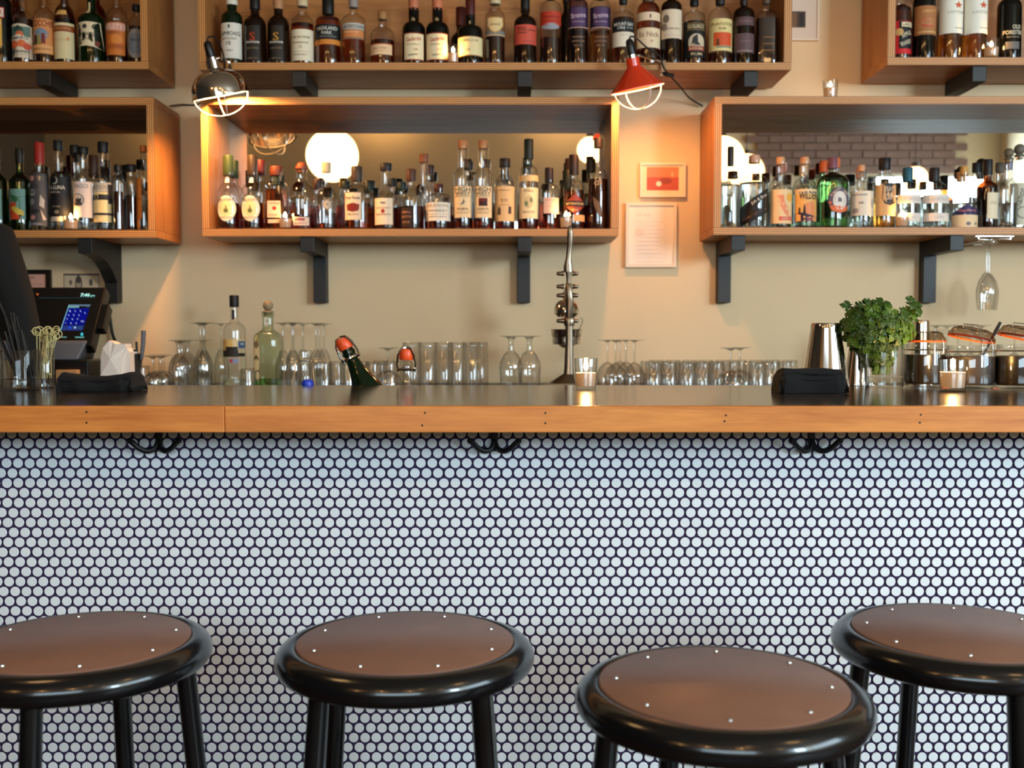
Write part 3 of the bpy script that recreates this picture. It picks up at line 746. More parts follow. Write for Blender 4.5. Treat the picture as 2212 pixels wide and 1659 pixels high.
for (x0, x1, yt, ye, cp, gl, lb) in ((504, 530, 347, 378, (34, 52, 32), 'clear', 'green-necked bottle behind the first oval label bottle'), (561, 585, 346, 372, (84, 26, 18), 'clear', 'red-capped bottle behind the second oval label bottle'), (584, 604, 370, 392, (52, 64, 40), 'clear', 'dark green neck hidden behind the rose label bottle'),
    (684, 702, 388, 402, (60, 40, 32), 'clear', 'brown-capped neck between the ball stopper bottle and the empty clear one'), (740, 762, 392, 400, (30, 40, 36), 'clear', 'dark-capped neck behind the broad whiskey bottle'), (786, 812, 393, 410, (34, 40, 34), 'clear', 'dark green capped neck beside the broad whiskey bottle'), (842, 860, 386, 396, (30, 34, 30), 'clear', 'dark-capped neck behind the single leaf bottle'), (860, 876, 394, 404, (24, 40, 32), 'clear', 'green-capped neck before the brown-capped amber bottle'),
    (920, 940, 357, 370, (60, 34, 26), 'clear', 'brown-capped neck between the slim empty bottle and the cream label bottle'), (1004, 1024, 349, 360, (44, 34, 30), 'clear', 'dark-capped neck between the two seedy glass bottles'), (1078, 1102, 344, 356, (26, 24, 24), 'clear', 'black-capped neck behind the peach still label bottle'), (1128, 1150, 341, 354, (20, 44, 34), 'clear', 'green-capped neck behind the tallest whiskey bottle'),
    (1214, 1232, 368, 400, (40, 44, 30), 'greeng', 'olive capsule neck behind the red diamond label bottle'), (1222, 1238, 343, 366, (60, 36, 26), 'clear', 'brown capsule neck beside the red diamond label bottle'), (1264, 1282, 344, 366, (44, 40, 30), 'clear', 'dark capsule neck before the last tall dark bottle')):
    xc = (x0 + x1) / 2
    B('ml', xc - 21, xc + 21, yt, ye, ye + 18, ye + 42, 17, gl, lb, 'bourbon', 446, cp, [], row=2, k=(.6, .3))
# ---------------------------------------------------------------- topmost long shelf
B('mu', 478, 524, 0, 5, 22, 40, 21, 'dgreen', 'dark green whisky bottle with white label, first on the topmost long shelf', None, None, (230, 226, 210), [('r', 478.6, 523, 49, 126, (232, 226, 212)), ('t', 'LAPHROAIG', 500, 72, 42, 9, (40, 42, 40)), ('t', '10', 499, 93, 9, 9, (50, 52, 50)), ('e', 500, 57, 2.5, 4, (90, 96, 88)), ('r', 484, 516, 80, 80.7, (150, 146, 136)), ('t', 'ISLAY SINGLE MALT', 500, 84, 30, 3, (110, 108, 100)), ('t', 'WHISKY', 500, 109, 16, 3, (110, 108, 100))], k=(.55, .25))
def spring(x0, x1, col, gl, lb, cp):
    xc = (x0 + x1) / 2 + 1
    B('mu', x0, x1, -14, 14, 30, 58, 19, gl, lb, None, None, cp, [('r', xc - 12, xc + 13, 55, 132, (40, 34, 26)), ('t', 'S', xc - 2, 79, 12, 18, col), ('r', xc - 16, xc + 12, 89, 93, (206, 196, 180)), ('t', 'SPRINGBANK', xc - 2, 91, 24, 2.6, (70, 60, 50)), ('t', 'AGED 10 YEARS', xc - 2, 104, 24, 4, (150, 130, 100)), ('t', 'CAMPBELTOWN', xc - 2, 126, 22, 3, (140, 120, 90))], k=(.7, .3))
spring(527, 575, (190, 62, 34), 'dbrown', 'dark bottle with a red curled letter on its clear panel', (16, 15, 15))
spring(578, 625, (202, 142, 48), 'dbrown', 'dark bottle with a golden curled letter on its clear panel', (180, 130, 90))
B('mu', 629, 678, -6, 8, 26, 56, 20, 'clear', 'clear whisky bottle with broad cream label and corked neck', 'whisky', 54, (214, 190, 150), [('r', 629.5, 677.5, 63, 131, (240, 226, 196)), ('t', 'THE BALVENIE', 653, 80, 38, 5, (120, 100, 70)), ('t', 'DOUBLEWOOD', 653, 92, 32, 4, (120, 100, 70)), ('t', '12', 653, 101, 7, 6, (140, 116, 84)), ('r', 634, 672, 111, 111.6, (170, 150, 116)), ('t', 'SINGLE MALT', 653, 118, 28, 3, (130, 110, 84))], k=(.65, .35))
B('mu', 681, 737, -6, 25, 34, 50, 22, 'clear', 'broad whisky bottle with black label over an orange band', 'whisky', 42, (18, 17, 17), [('r', 681.5, 736.5, 52, 86, (24, 26, 26)), ('r', 681.5, 736.5, 85, 96, (216, 132, 50)), ('t', 'HIGHLAND', 710, 61, 42, 8, (214, 210, 196)), ('t', 'PARK', 710, 71, 22, 7, (214, 210, 196)), ('t', '12', 693, 88, 6, 6, (60, 40, 24)), ('t', 'VIKING HONOUR', 712, 79, 34, 3, (160, 156, 146))], k=(.85, .15))
B('mu', 738, 789, -12, 10, 28, 48, 17, 'clear', 'whisky bottle with silver lettering over a peach band', 'whisky', 62, (150, 140, 134), [('r', 744, 787, 49, 84, (150, 118, 90)), ('r', 744, 787, 50, 63, (196, 190, 180)), ('t', 'AUCHENTOSHAN', 766, 57, 40, 8, (70, 66, 64)), ('r', 745, 786, 65, 80, (214, 132, 74)), ('t', 'AMERICAN OAK', 762, 69, 30, 4, (236, 196, 156))], k=(.7, .3))
B('mu', 800, 853, 27, 36, 56, 82, 17, 'clear', 'short round bottle with cork and small cream label, shortest on the topmost long shelf', 'whisky', 90, (168, 120, 72), [('r', 802, 848, 94, 97, (190, 96, 50)), ('r', 802, 848, 96, 118, (240, 200, 156)), ('t', 'MALT WHISKY', 825, 104, 30, 4, (170, 116, 76)), ('r', 808, 842, 110, 110.6, (180, 130, 90))], k=(.75, .2))
for (x0, x1, a, b_, lb, tx) in ((869, 919, 875, 916, 'black bottle with cream label in red script, beside the short round bottle', '105'), (920, 970, 922, 967, 'black bottle with cream label in red script, beside the candle of the topmost long shelf', '15')):
    xc = (x0 + x1) / 2
    B('mu', x0, x1, -16, 19, 47, 68, 23, 'darkg', lb, None, None, (196, 116, 82), [('r', a, b_, 71, 130, (170, 80, 50)), ('r', a + .6, b_ - .6, 73, 128, (242, 222, 180)), ('t', 'Glenfarclas', xc + 1, 84, 30, 9, (188, 80, 52), .15), ('t', tx, xc + 6, 107, 9, 5, (150, 110, 70)), ('t', 'SINGLE MALT', xc, 96, 26, 2.6, (150, 120, 84)), ('t', 'Glenfarclas', xc, 118, 20, 4, (80, 80, 70), .12), ('t', '10s', xc, 38, 14, 8, (224, 190, 130))], k=(.85, .1), lip=False, cw=1.0)
B('mu', 974, 1018, 17, 50, 66, 90, 18, 'darkg', 'dark maroon-capped bottle half hidden behind the candle and the cream label', None, None, (70, 24, 20), [], row=1)
B('mu', 989, 1043, -12, 34, 55, 70, 21, 'darkg', 'black bottle with maroon capsule and cream label, lit by the candle beside it', None, None, (78, 26, 22), [('r', 990, 1042, 78, 121, (150, 100, 50)), ('r', 990, 1042, 79.5, 119, (242, 220, 166)), ('t', 'ABERLOUR', 1016, 87, 36, 6, (170, 140, 96)), ('t', '12', 1012, 107, 9, 5, (90, 70, 50)), ('t', '40', 1014, 44, 10, 7, (224, 190, 120))], k=(.85, .1), lip=False, cw=1.0)
B('mu', 1048, 1091, -8, 3, 18, 40, 21, 'clear', 'clear bottle with golden shield label, dark at its foot', 'darkl', 78, (214, 190, 150), [('r', 1049, 1090, 66, 78, (128, 124, 118)), ('p', [(1054, 37), (1086, 37), (1087, 55), (1080, 66), (1070, 72), (1060, 66), (1053, 55)], (196, 150, 80)), ('p', [(1056, 39), (1084, 39), (1085, 54), (1079, 64), (1070, 69), (1061, 64), (1055, 54)], (226, 196, 140)), ('t', 'COGNAC', 1070, 53, 22, 4, (140, 100, 60)), ('r', 1049, 1090, 75, 77, (220, 180, 120))], k=(.6, .3))
B('mu', 1110, 1159, -30, 20, 34, 54, 18, 'dbrown', 'dark whisky bottle with coral red label and black capsule', None, None, (18, 17, 17), [('r', 1112.5, 1158, 53, 96, (208, 84, 64)), ('t', 'NIKKA', 1127, 60, 18, 4, (90, 40, 34)), ('t', 'COFFEY GRAIN', 1137, 65, 36, 4, (90, 40, 34)), ('t', 'WHISKY', 1129, 71, 20, 4, (90, 40, 34)), ('r', 1130, 1154, 89, 90, (120, 50, 40))], k=(.85, .15), cw=1.1)
B('mu', 1166, 1213, -26, -8, -2, 22, 18, 'clear', 'half full bottle with red band label ending in a grey oval', 'darkl', 85, (60, 40, 30), [('r', 1167.5, 1211, 24, 54, (186, 58, 34)), ('e', 1189, 57, 18, 7, (150, 150, 158)), ('t', 'RUM AGRICOLE', 1190, 36, 32, 4, (120, 30, 24)), ('r', 1172, 1208, 44, 45, (130, 36, 28))], k=(.7, .3))
B('mu', 1207, 1240, -20, 0, 22, 52, 16, 'dbrown', 'dark reddish bottle standing behind the red band label', None, None, (40, 20, 16), [], row=1)
for (x0, x1, lb, gl) in ((1226, 1271, 'violet label bottle in white script, the darker of two alike', 'purpleg'), (1274, 1319, 'violet label bottle in white script with clear foot, the paler of two alike', 'clear')):
    xc = (x0 + x1) / 2
    B('mu', x0, x1, -34, -8, -4, 16, 18, gl, lb, 'darkl' if gl == 'purpleg' else 'goldl', 70, (60, 40, 70), [('r', x0 + 1, x1 - 1, 14, 60, (46, 30, 50)), ('r', xc - 15, xc + 15, 16, 56, (82, 56, 92)), ('t', 'Brenne', xc, 33, 30, 11, (206, 176, 190), .12), ('t', 'FRENCH SINGLE MALT', xc, 47, 26, 3, (190, 160, 176)), ('r', x0 + 2, x1 - 2, 58.5, 60.5, (196, 160, 150)), ('t', 'WHISKY', xc, 80, 26, 4, (170, 130, 100)), ('t', 'ESTATE CASK', xc, 89, 26, 4, (170, 130, 100)), ('t', '40% ALC', xc, 98, 20, 3.4, (160, 120, 90))], k=(.8, .2))
B('mu', 1322, 1370, -22, 2, 20, 40, 15, 'clear', 'rum bottle with white letters on a black band and plain white label below', 'whisky', 42, (20, 20, 20), [('r', 1323, 1368, 44, 68, (28, 34, 36)), ('t', 'MOUNT GAY', 1346, 52, 40, 7, (232, 226, 212)), ('t', '1703', 1340, 60.5, 15, 6, (232, 226, 212)), ('t', 'RUM', 1358, 60, 12, 3, (180, 176, 166)), ('r', 1323, 1368, 69, 101, (236, 220, 196)), ('t', 'BLACK BARREL', 1352, 75, 28, 3.4, (190, 176, 156))], k=(.7, .3))
B('mu', 1375, 1426, -26, 0, 4, 26, 22, 'clear', 'broad bottle with two cream bands, standing behind the red lamp', 'whisky', 10, (96, 66, 48), [('r', 1375.5, 1425, 26, 44, (236, 206, 172)), ('r', 1375.5, 1425, 60, 103, (238, 210, 172)), ('t', 'St Nick', 1400, 74, 42, 11, (150, 112, 96)), ('t', 'W', 1405, 89, 6, 6, (190, 110, 90)), ('t', '1', 1402, 35, 3, 8, (80, 60, 50))], k=(.85, .2))
B('mu', 1428, 1473, -36, -8, 0, 18, 17, 'dbrown', 'dark bottle with large off-white label high on its body', None, None, (18, 18, 18), [('r', 1429, 1471, 20, 83, (226, 204, 176)), ('e', 1437, 40, 6, 9, (120, 106, 90)), ('e', 1434, 58, 5, 8, (150, 132, 112)), ('t', 'RHUM VIEUX', 1452, 62, 26, 4, (150, 126, 104)), ('r', 1432, 1468, 76, 76.6, (170, 146, 120))], k=(.8, .2))
B('mu', 1475, 1524, 0, 6, 22, 42, 16, 'clear', 'black label rum bottle with a pale arched seal picture', 'darkl', 50, (16, 16, 16), [('r', 1477, 1522, 47, 124, (20, 20, 20)), ('r', 1482, 1519, 50, 50.8, GD), ('r', 1482, 1519, 64, 64.8, GD), ('t', "GOSLING'S", 1500, 57, 34, 9, (224, 200, 150)), ('e', 1501, 88, 16, 15, (206, 186, 156)), ('r', 1485, 1517, 88, 100, (206, 186, 156)), ('p', [(1490, 98), (1494, 80), (1503, 74), (1504, 92), (1512, 98)], (44, 44, 46)), ('r', 1485, 1517, 100, 110, (150, 60, 40)), ('t', 'BLACK SEAL', 1501, 105, 28, 5, (230, 200, 160)), ('t', 'RUM', 1501, 117, 22, 6, (206, 180, 130))], k=(.75, .25))
B('mu', 1530, 1581, -16, 4, 14, 38, 17, 'clear', 'rum bottle with pale yellow label and orange red panel', 'whisky', 120, (30, 24, 20), [('r', 1530.5, 1580, 40, 110, (230, 206, 140)), ('t', 'PLANTATION', 1556, 52, 42, 7, (130, 110, 60)), ('t', 'RUM', 1556, 62, 14, 5, (120, 104, 60)), ('r', 1539, 1576, 70, 99, (216, 84, 40)), ('p', [(1544, 98), (1545, 84), (1549, 84), (1550, 98)], (80, 60, 30)), ('r', 1544, 1576, 100, 103, (120, 124, 110))], k=(.75, .25))
B('mu', 1583, 1630, -24, 4, 14, 34, 14, 'dbrown', 'dark rum bottle with two dusky violet labels', None, None, (40, 26, 22), [('r', 1588, 1626, 36, 55, (92, 66, 66)), ('r', 1586, 1626, 72, 114, (98, 74, 76)), ('r', 1590, 1622, 109, 111, (170, 140, 130)), ('t', 'RESERVA', 1607, 46, 28, 5, (140, 104, 100)), ('t', 'ANEJO', 1606, 90, 24, 6, (140, 108, 106))], k=(.8, .2))
B('mu', 1632, 1679, -30, 2, 20, 42, 15, 'clear', 'dark faceted rum bottle, last on the topmost long shelf', 'darkl', 44, (96, 70, 50), [('r', 1644, 1668, 80, 82, (140, 96, 56)), ('r', 1644, 1668, 94, 96, (140, 96, 56)), ('r', 1644, 1668, 108, 110, (140, 96, 56))], sq=.4, k=(.75, .3))
# ---------------------------------------------------------------- amaro shelf
B('lu', -24, 26, -60, -20, -8, 12, 20, 'darkg', 'black bottle with red letters on a white band, first on the amaro shelf', None, None, (16, 16, 16), [('r', -22, 17, 15, 38, (200, 50, 40)), ('r', -22, 16, 17, 36, (236, 216, 196)), ('t', 'CYNAR', -2, 26, 32, 12, (190, 40, 36)), ('r', -20, 13, 40, 100, (220, 170, 70)), ('r', -20, 11, 48, 53, (240, 226, 196))], k=(.8, .2))
B('lu', 27, 72, -40, -18, 18, 44, 17, 'clear', 'amaro bottle with white label of green panel and oranges', 'darkl', 44, (40, 26, 20), [('p', [(27.5, 55), (37, 52), (50, 51), (62, 52), (71, 56), (71.4, 126), (27.8, 123)], (226, 208, 182)), ('r', 31, 69, 57, 78, (92, 124, 110)), ('p', [(34, 74), (40, 60), (48, 54), (57, 60), (62, 74)], (44, 70, 60)), ('e', 51, 74, 8, 7, (216, 104, 60)), ('p', [(28, 80), (50, 74), (71, 82), (71, 88), (28, 88)], (232, 216, 190)), ('t', 'AMARO', 50, 82, 32, 6, (50, 50, 60)), ('e', 40, 96, 8, 8, (210, 98, 56)), ('e', 55, 94, 8, 8, (222, 112, 64)), ('e', 64, 100, 6, 7, (200, 84, 50)), ('t', 'ANGELENO', 49, 111, 37, 5, (50, 60, 70)), ('r', 36, 64, 117, 117.6, (150, 130, 110))], k=(.55, .35))
B('lu', 73, 116, -40, -14, 12, 38, 15, 'clear', 'aperitif bottle with orange label of painted figures', 'goldl', 100, (190, 150, 80), [('r', 73.5, 115.5, 40, 116, (214, 140, 80)), ('t', 'COCCHI', 95, 50, 40, 14, (130, 50, 36)), ('e', 96, 74, 14, 13, (120, 136, 156)), ('p', [(78, 96), (82, 76), (88, 76), (90, 96)], (80, 50, 34)), ('p', [(88, 96), (90, 74), (95, 74), (97, 96)], (150, 140, 80)), ('p', [(97, 94), (98, 72), (104, 72), (105, 94)], (120, 44, 40)), ('r', 74, 115, 97, 115, (226, 166, 104)), ('t', 'AMERICANO', 95, 106, 34, 5, (150, 90, 50))], k=(.6, .3))
B('lu', 115, 164, -40, -14, 8, 46, 15, 'clear', 'long-necked bottle with yellow neck label and cream label banded brown', 'goldl', 46, (200, 170, 110), [('r', 123, 153, 20, 31, (226, 176, 96)), ('r', 115.5, 163.5, 49, 127, (222, 204, 156)), ('r', 115.5, 163.5, 55, 68, (140, 66, 30)), ('t', 'CHINA-CHINA', 139, 61, 42, 7, (206, 150, 96)), ('e', 154, 84, 2, 4, (216, 120, 60)), ('t', 'LIQUEUR', 138, 86, 34, 6, (216, 190, 140))], k=(.4, .3))
B('lu', 170, 226, -40, -16, 20, 46, 18, 'dgreen', 'green black bottle with flared cream label and crest, hung with a paper tag', None, None, (30, 30, 26), [('p', [(173, 48), (198, 46.5), (222, 48), (226, 106), (212, 101), (198, 99), (184, 99), (170, 100)], (232, 214, 176)), ('e', 193, 57, 5, 5, (60, 60, 56)), ('t', 'MONTENEGRO', 197, 74, 48, 8, (40, 40, 40)), ('t', 'AMARO', 197, 84, 22, 3, (130, 116, 90)), ('e', 217, 94, 4, 6, (110, 50, 36)), ('r', 188, 201, 0, 26, (220, 200, 150))], k=(.45, .4))
B('lu', 230, 274, -40, -12, 12, 38, 16, 'clear', 'amber amaro bottle with rosy orange label', 'whisky', 100, (30, 26, 22), [('r', 230.5, 272, 48, 119, (206, 116, 44)), ('r', 230.5, 272, 49, 66, (216, 150, 130)), ('t', 'MELETTI', 252, 57, 40, 11, (240, 206, 186)), ('t', 'AMARO', 252, 70, 24, 7, (150, 84, 60)), ('e', 258, 85, 11, 11, (222, 134, 56)), ('r', 232, 271, 94, 106, (186, 96, 36)), ('t', 'ASCOLI PICENO', 252, 100, 32, 3, (110, 60, 30))], k=(.55, .3))
B('lu', 275, 315, 11, 17, 30, 62, 15, 'thick', 'small rounded dimpled bottle with grey medallion and black cap, last on the amaro shelf', 'clearl', 60, (30, 30, 34), [('e', 298, 94, 19, 32, (138, 128, 118)), ('e', 298, 94, 15, 24, (110, 114, 120)), ('t', 'AMARO', 298, 86, 20, 7, (70, 74, 84)), ('e', 280, 94, 2.2, 3.5, (120, 60, 40))], k=(.7, .3))
for (xc, cp, lb) in ((54, (60, 50, 40), 'bottle hidden behind the orange amaro label'), (160, (70, 60, 46), 'clear neck behind the brown banded label'), (222, (30, 28, 24), 'dark neck behind the crest label bottle')):
    B('lu', xc - 20, xc + 20, -50, -20, 4, 36, 15, 'amberg', lb, 'darkl', 60, cp, [], row=2)
# ---------------------------------------------------------------- top corner shelf
B('ru', 1925, 1968, -40, -14, 10, 24, 20, 'clear', 'red amber bottle with black label in a red band, first on the top corner shelf', 'bourbon', 12, (22, 20, 20), [('r', 1926, 1966, 45, 116, (206, 34, 40)), ('r', 1936, 1965, 46, 105, (18, 20, 22)), ('r', 1941, 1965, 48, 58, (244, 220, 180)), ('t', 'LARKS', 1953, 53, 20, 7, (30, 30, 30)), ('e', 1937, 69, 8, 8, (206, 160, 96)), ('t', 'APPLE', 1951, 74, 22, 9, (214, 200, 170), .5), ('t', 'BRANDY', 1951, 92, 24, 9, (214, 200, 170), .4)], k=(.65, .25))
B('ru', 1973, 2021, -60, -20, -14, 8, 20, 'darkg', 'black bottle with copper label and red crescent', None, None, (20, 18, 18), [('r', 1974, 2019, 12, 75, (168, 110, 64)), ('e', 1998, 48, 18, 10, (200, 60, 50)), ('e', 2000, 47, 16, 8.5, (176, 120, 74)), ('t', 'AMARO', 2000, 24, 30, 7, (220, 160, 100)), ('r', 1978, 2016, 68, 70, (220, 180, 120))], k=(.8, .2))
for (x0, x1, lb) in ((2028, 2079, 'clear bottle with tall white label and red star, nearer the copper label'), (2082, 2132, 'clear bottle with tall white label and red star, nearer the candle')):
    xc = (x0 + x1) / 2
    B('ru', x0, x1, -70, -40, -34, -14, 18, 'clear', lb, 'goldl', 74, (230, 226, 216), [('r', x0 + .6, x1 - .6, -10, 72, (236, 232, 216)), ('p', [(xc + 8, 2), (xc + 11, 8), (xc + 17, 9), (xc + 12, 13), (xc + 13, 18), (xc + 8, 15), (xc + 3, 18), (xc + 4, 13), (xc - 1, 9), (xc + 5, 8)], (200, 90, 60)), ('t', 'LANTERN', xc + 4, 26, 34, 6, (190, 188, 178)), ('r', xc, xc + 23, 60, 61.2, (90, 90, 90))], k=(.8, .2))
B('ru', 2156, 2206, -70, -20, -6, 18, 22, 'darkg', 'black bottle with white letters beside the candle on the top corner shelf', None, None, (20, 18, 18), [('t', 'OLD', 2186, 58, 18, 9, (222, 208, 180)), ('t', 'FORESTER', 2180, 70, 38, 9, (222, 208, 180)), ('r', 2165, 2193, 90, 106, (110, 104, 100)), ('t', 'BOURBON', 2180, 80, 26, 3, (170, 156, 130))], k=(.8, .3))
B('ru', 2186, 2234, -70, -20, -4, 30, 20, 'dbrown', 'dark bottle at the frame edge of the top corner shelf', None, None, (20, 18, 18), [('r', 2198, 2230, 50, 100, (60, 50, 44))], row=1)
B('ru', 2015, 2034, -60, -20, 0, 20, 14, 'clear', 'slim white labelled bottle between the copper label and the starred one', 'whisky', 90, (30, 30, 30), [('r', 2017, 2032, 24, 98, (214, 206, 190)), ('e', 2026, 44, 3, 4, (190, 90, 60))], row=1)
# ---------------------------------------------------------------- mezcal shelf
for (x0, x1, lb, a) in ((-30, 16, 'green bottle with a painted label, cut by the frame on the mezcal shelf', 0), (21, 65, 'green bottle with a painted label of a yellow car on a red road', 1)):
    xc = (x0 + x1) / 2
    B('ll', x0, x1, 322, 345, 372, 396, 15, 'greeng', lb, 'greenl', 420, (26, 24, 20), [('r', xc - 19, xc + 17, 408, 474, (110, 150, 140)), ('p', [(xc - 19, 426), (xc - 8, 420), (xc + 4, 426), (xc + 17, 422), (xc + 17, 474), (xc - 19, 474)], (54, 96, 60)), ('p', [(xc - 16, 440), (xc - 6, 436), (xc + 2, 440), (xc - 8, 446), (xc + 2, 462), (xc + 12, 474), (xc - 12, 474), (xc - 17, 450)], (196, 70, 36)), ('p', [(xc - 10, 446), (xc - 2, 446), (xc + 14, 456), (xc + 14, 466), (xc + 6, 466), (xc - 10, 452)], (206, 180, 70)), ('e', xc + 8, 466, 3, 2, (30, 30, 30))], k=(.5, .35))
B('ll', 66, 107, 299, 352, 360, 384, 19, 'clear', 'mezcal bottle covered in grey skull drawings, red strip on its neck', 'clearl', 380, None, [('r', 78, 84, 302, 350, (168, 44, 32)), ('r', 67, 105, 374, 488, (74, 70, 72)), ('e', 76, 385, 6, 6, (196, 140, 130)), ('t', 'MEZCAL', 80, 402, 24, 7, (26, 26, 28)), ('e', 77, 416, 7, 7, (150, 146, 146)), ('e', 74, 415, 2, 3, (30, 30, 30)), ('e', 80, 415, 2, 3, (30, 30, 30)), ('p', [(94, 420), (101, 432), (100, 450), (92, 444)], (160, 156, 156)), ('e', 77, 436, 6, 7, (130, 126, 128)), ('t', 'ESPADIN', 80, 456, 26, 8, (24, 24, 26)), ('e', 78, 470, 6, 5, (196, 140, 130)), ('p', [(94, 452), (103, 474), (98, 476)], (190, 170, 160)), ('e', 84, 484, 14, 3, (130, 126, 126))], k=(.5, .4))
B('ll', 106, 159, 304, 352, 360, 388, 19, 'clear', 'mezcal bottle with wide black label and crescent moon, candle before it', 'clearl', 372, None, [('r', 106.5, 158.5, 382, 467, (20, 20, 24)), ('e', 126, 390, 8, 8, (176, 168, 156)), ('e', 124, 389, 7, 7, (20, 20, 24)), ('t', 'A LUNA', 131, 405, 37, 8, (214, 206, 190)), ('t', 'MEZCAL', 127, 415, 26, 4, (176, 166, 146)), ('t', '100% AGAVE', 129, 446, 20, 3, (150, 142, 126)), ('e', 130, 458, 6, 4, (120, 112, 100)), ('r', 112, 150, 468, 478, (196, 186, 170))], k=(.5, .35))
B('ll', 160, 201, 318, 326, 362, 384, 19, 'clear', 'mezcal bottle with pinkish white label and round agave seal, black capped', 'clearl', 480, (20, 20, 20), [('r', 160.5, 200.5, 392, 470, (222, 202, 190)), ('t', 'VAGO', 180, 402, 30, 9, (130, 124, 126)), ('e', 176, 432, 13, 14, (150, 140, 136)), ('e', 175, 432, 10, 11, (214, 196, 184)), ('p', [(168, 438), (171, 426), (175, 434), (176, 423), (179, 434), (183, 427), (182, 438)], (44, 42, 44)), ('r', 167, 184, 438, 444, (60, 56, 58))], k=(.55, .3))
B('ll', 198, 249, 307, 323, 356, 392, 19, 'clear', 'mezcal bottle with cream label under a black band, tallest cap on its shelf', 'clearl', 486, (22, 22, 22), [('r', 212, 229, 347, 356, (110, 106, 110)), ('r', 199, 247, 394, 414, (190, 178, 160)), ('t', 'MEZCALERO', 222, 404, 44, 8, (140, 132, 122)), ('r', 199, 247, 415, 480, (232, 208, 150)), ('r', 197, 247, 420, 432, (40, 38, 36)), ('e', 213, 425, 6, 6, (206, 180, 130)), ('e', 213, 426, 4, 4.5, (40, 38, 36)), ('r', 199, 247, 460, 465, (40, 40, 44)), ('r', 241, 247, 398, 440, (34, 32, 32))], k=(.55, .35))
B('ll', 244, 266, 356, 364, 376, 392, 14, 'clear', 'narrow bottle half full of dark spirit, beside the cream label mezcal', 'darkl', 414, (22, 20, 20), [], k=(.7, .2))
B('ll', 264, 295, 356, 363, 380, 396, 19, 'clear', 'bottle half full of dark red spirit between the narrow bottle and the orange label', 'darkl', 424, (24, 22, 20), [], k=(.7, .2))
B('ll', 293, 328, 315, 322, 358, 386, 13, 'clear', 'clear bottle with orange side label and orange cap, last on the mezcal shelf', 'clearl', 420, (206, 116, 50), [('p', [(293.5, 386), (310, 384), (311, 470), (296, 488), (293.5, 488)], (198, 112, 44)), ('e', 301, 486, 5, 10, (214, 130, 56)), ('t', 'JOVEN', 303, 430, 12, 6, (150, 80, 40))], k=(.5, .35))
for (xc, yt, st, lb) in ((110, 309, (168, 44, 32), 'clear neck with red strip behind the skull drawing bottle'), (137, 304, None, 'clear neck behind the crescent moon label'), (160, 314, None, 'clear neck between the black label and the pinkish label'), (190, 330, None, 'clear neck behind the pinkish label bottle'), (206, 336, (80, 50, 36), 'brown capped neck beside the cream label mezcal'), (282, 372, None, 'clear neck behind the dark red spirit')):
    B('ll', xc - 20, xc + 20, yt, yt + 14 if st is None else yt + 40, 372, 394, 17, 'clear', lb, 'clearl', 430, (26, 24, 22) if st is None else st, [], row=2)
# ---------------------------------------------------------------- gin shelf
B('rl', 1557, 1599, 317, 352, 362, 396, 12, 'clear', 'clear bottle with black capsule, first on the gin shelf before the globe reflection', 'clearl', 400, (44, 36, 32), [], k=(.5, .5))
B('rl', 1598, 1660, 336, 346, 378, 400, 24, 'clear', 'clear bottle with slanted black band label, beside the first gin bottle', 'clearl', 396, (214, 160, 130), [('p', [(1599, 448), (1614, 432), (1640, 414), (1659, 402), (1659, 452), (1640, 466), (1614, 480), (1599, 488)], (22, 20, 20)), ('t', 'Joh & Bow', 1634, 430, 40, 9, (206, 190, 170), .55), ('p', [(1602, 472), (1650, 446), (1650, 450), (1602, 478)], (86, 60, 44))], k=(.85, .1), cw=1.0)
B('rl', 1658, 1713, 340, 349, 382, 408, 18, 'clear', 'gin bottle with pale orange map label and cork', 'clearl', 416, (206, 148, 100), [('r', 1660, 1712, 409, 483, (238, 200, 148)), ('p', [(1672, 423), (1688, 420), (1690, 436), (1708, 462), (1706, 472), (1690, 462), (1680, 444)], (236, 140, 96)), ('e', 1702, 426, 8, 9, (240, 170, 70)), ('r', 1677, 1708, 468, 476, (216, 84, 66)), ('t', 'GIN', 1692, 472, 20, 4, (240, 200, 160))], k=(.8, .2), cw=1.0)
B('rl', 1713, 1763, 340, 348, 382, 408, 18, 'clear', 'gin bottle with dusk landscape label and tall dark letters', 'clearl', 416, (206, 148, 100), [('r', 1715, 1761, 408, 478, (238, 176, 96)), ('r', 1715, 1761, 408, 420, (238, 200, 150)), ('p', [(1730, 440), (1760, 432), (1761, 470), (1735, 466)], (232, 140, 86)), ('t', 'WILDER', 1741, 422, 38, 17, (40, 36, 44)), ('p', [(1715, 462), (1728, 459), (1745, 464), (1761, 468), (1761, 478), (1715, 478)], (52, 40, 62)), ('p', [(1729, 463), (1731, 443), (1733, 442), (1735, 463)], (40, 34, 40)), ('p', [(1721, 462), (1722, 448), (1724, 448), (1725, 462)], (40, 34, 40)), ('r', 1736, 1760, 470, 471.5, (220, 120, 110)), ('r', 1738, 1756, 474, 475.5, (220, 120, 110))], k=(.8, .2), cw=1.0)
B('rl', 1764, 1833, 341, 358, 374, 396, 17, 'paleg', 'broad pale green gin bottle with large round ship label', 'greenl', 372, (120, 70, 84), [('e', 1804, 432, 24, 29, (66, 56, 72)), ('e', 1804, 432, 22, 27, (92, 80, 92)), ('e', 1805, 433, 15, 20, (226, 214, 204)), ('p', [(1784, 444), (1825, 444), (1820, 455), (1804, 460), (1788, 455)], (226, 110, 62)), ('e', 1785, 438, 3, 3, (220, 100, 60)), ('p', [(1800, 436), (1801, 426), (1808, 428), (1809, 436)], (110, 104, 104)), ('t', 'PLYMOUTH', 1795, 414, 26, 6, (220, 190, 170), .75), ('t', 'GIN', 1817, 415, 12, 6, (220, 190, 170), -.8)], k=(.85, .15))
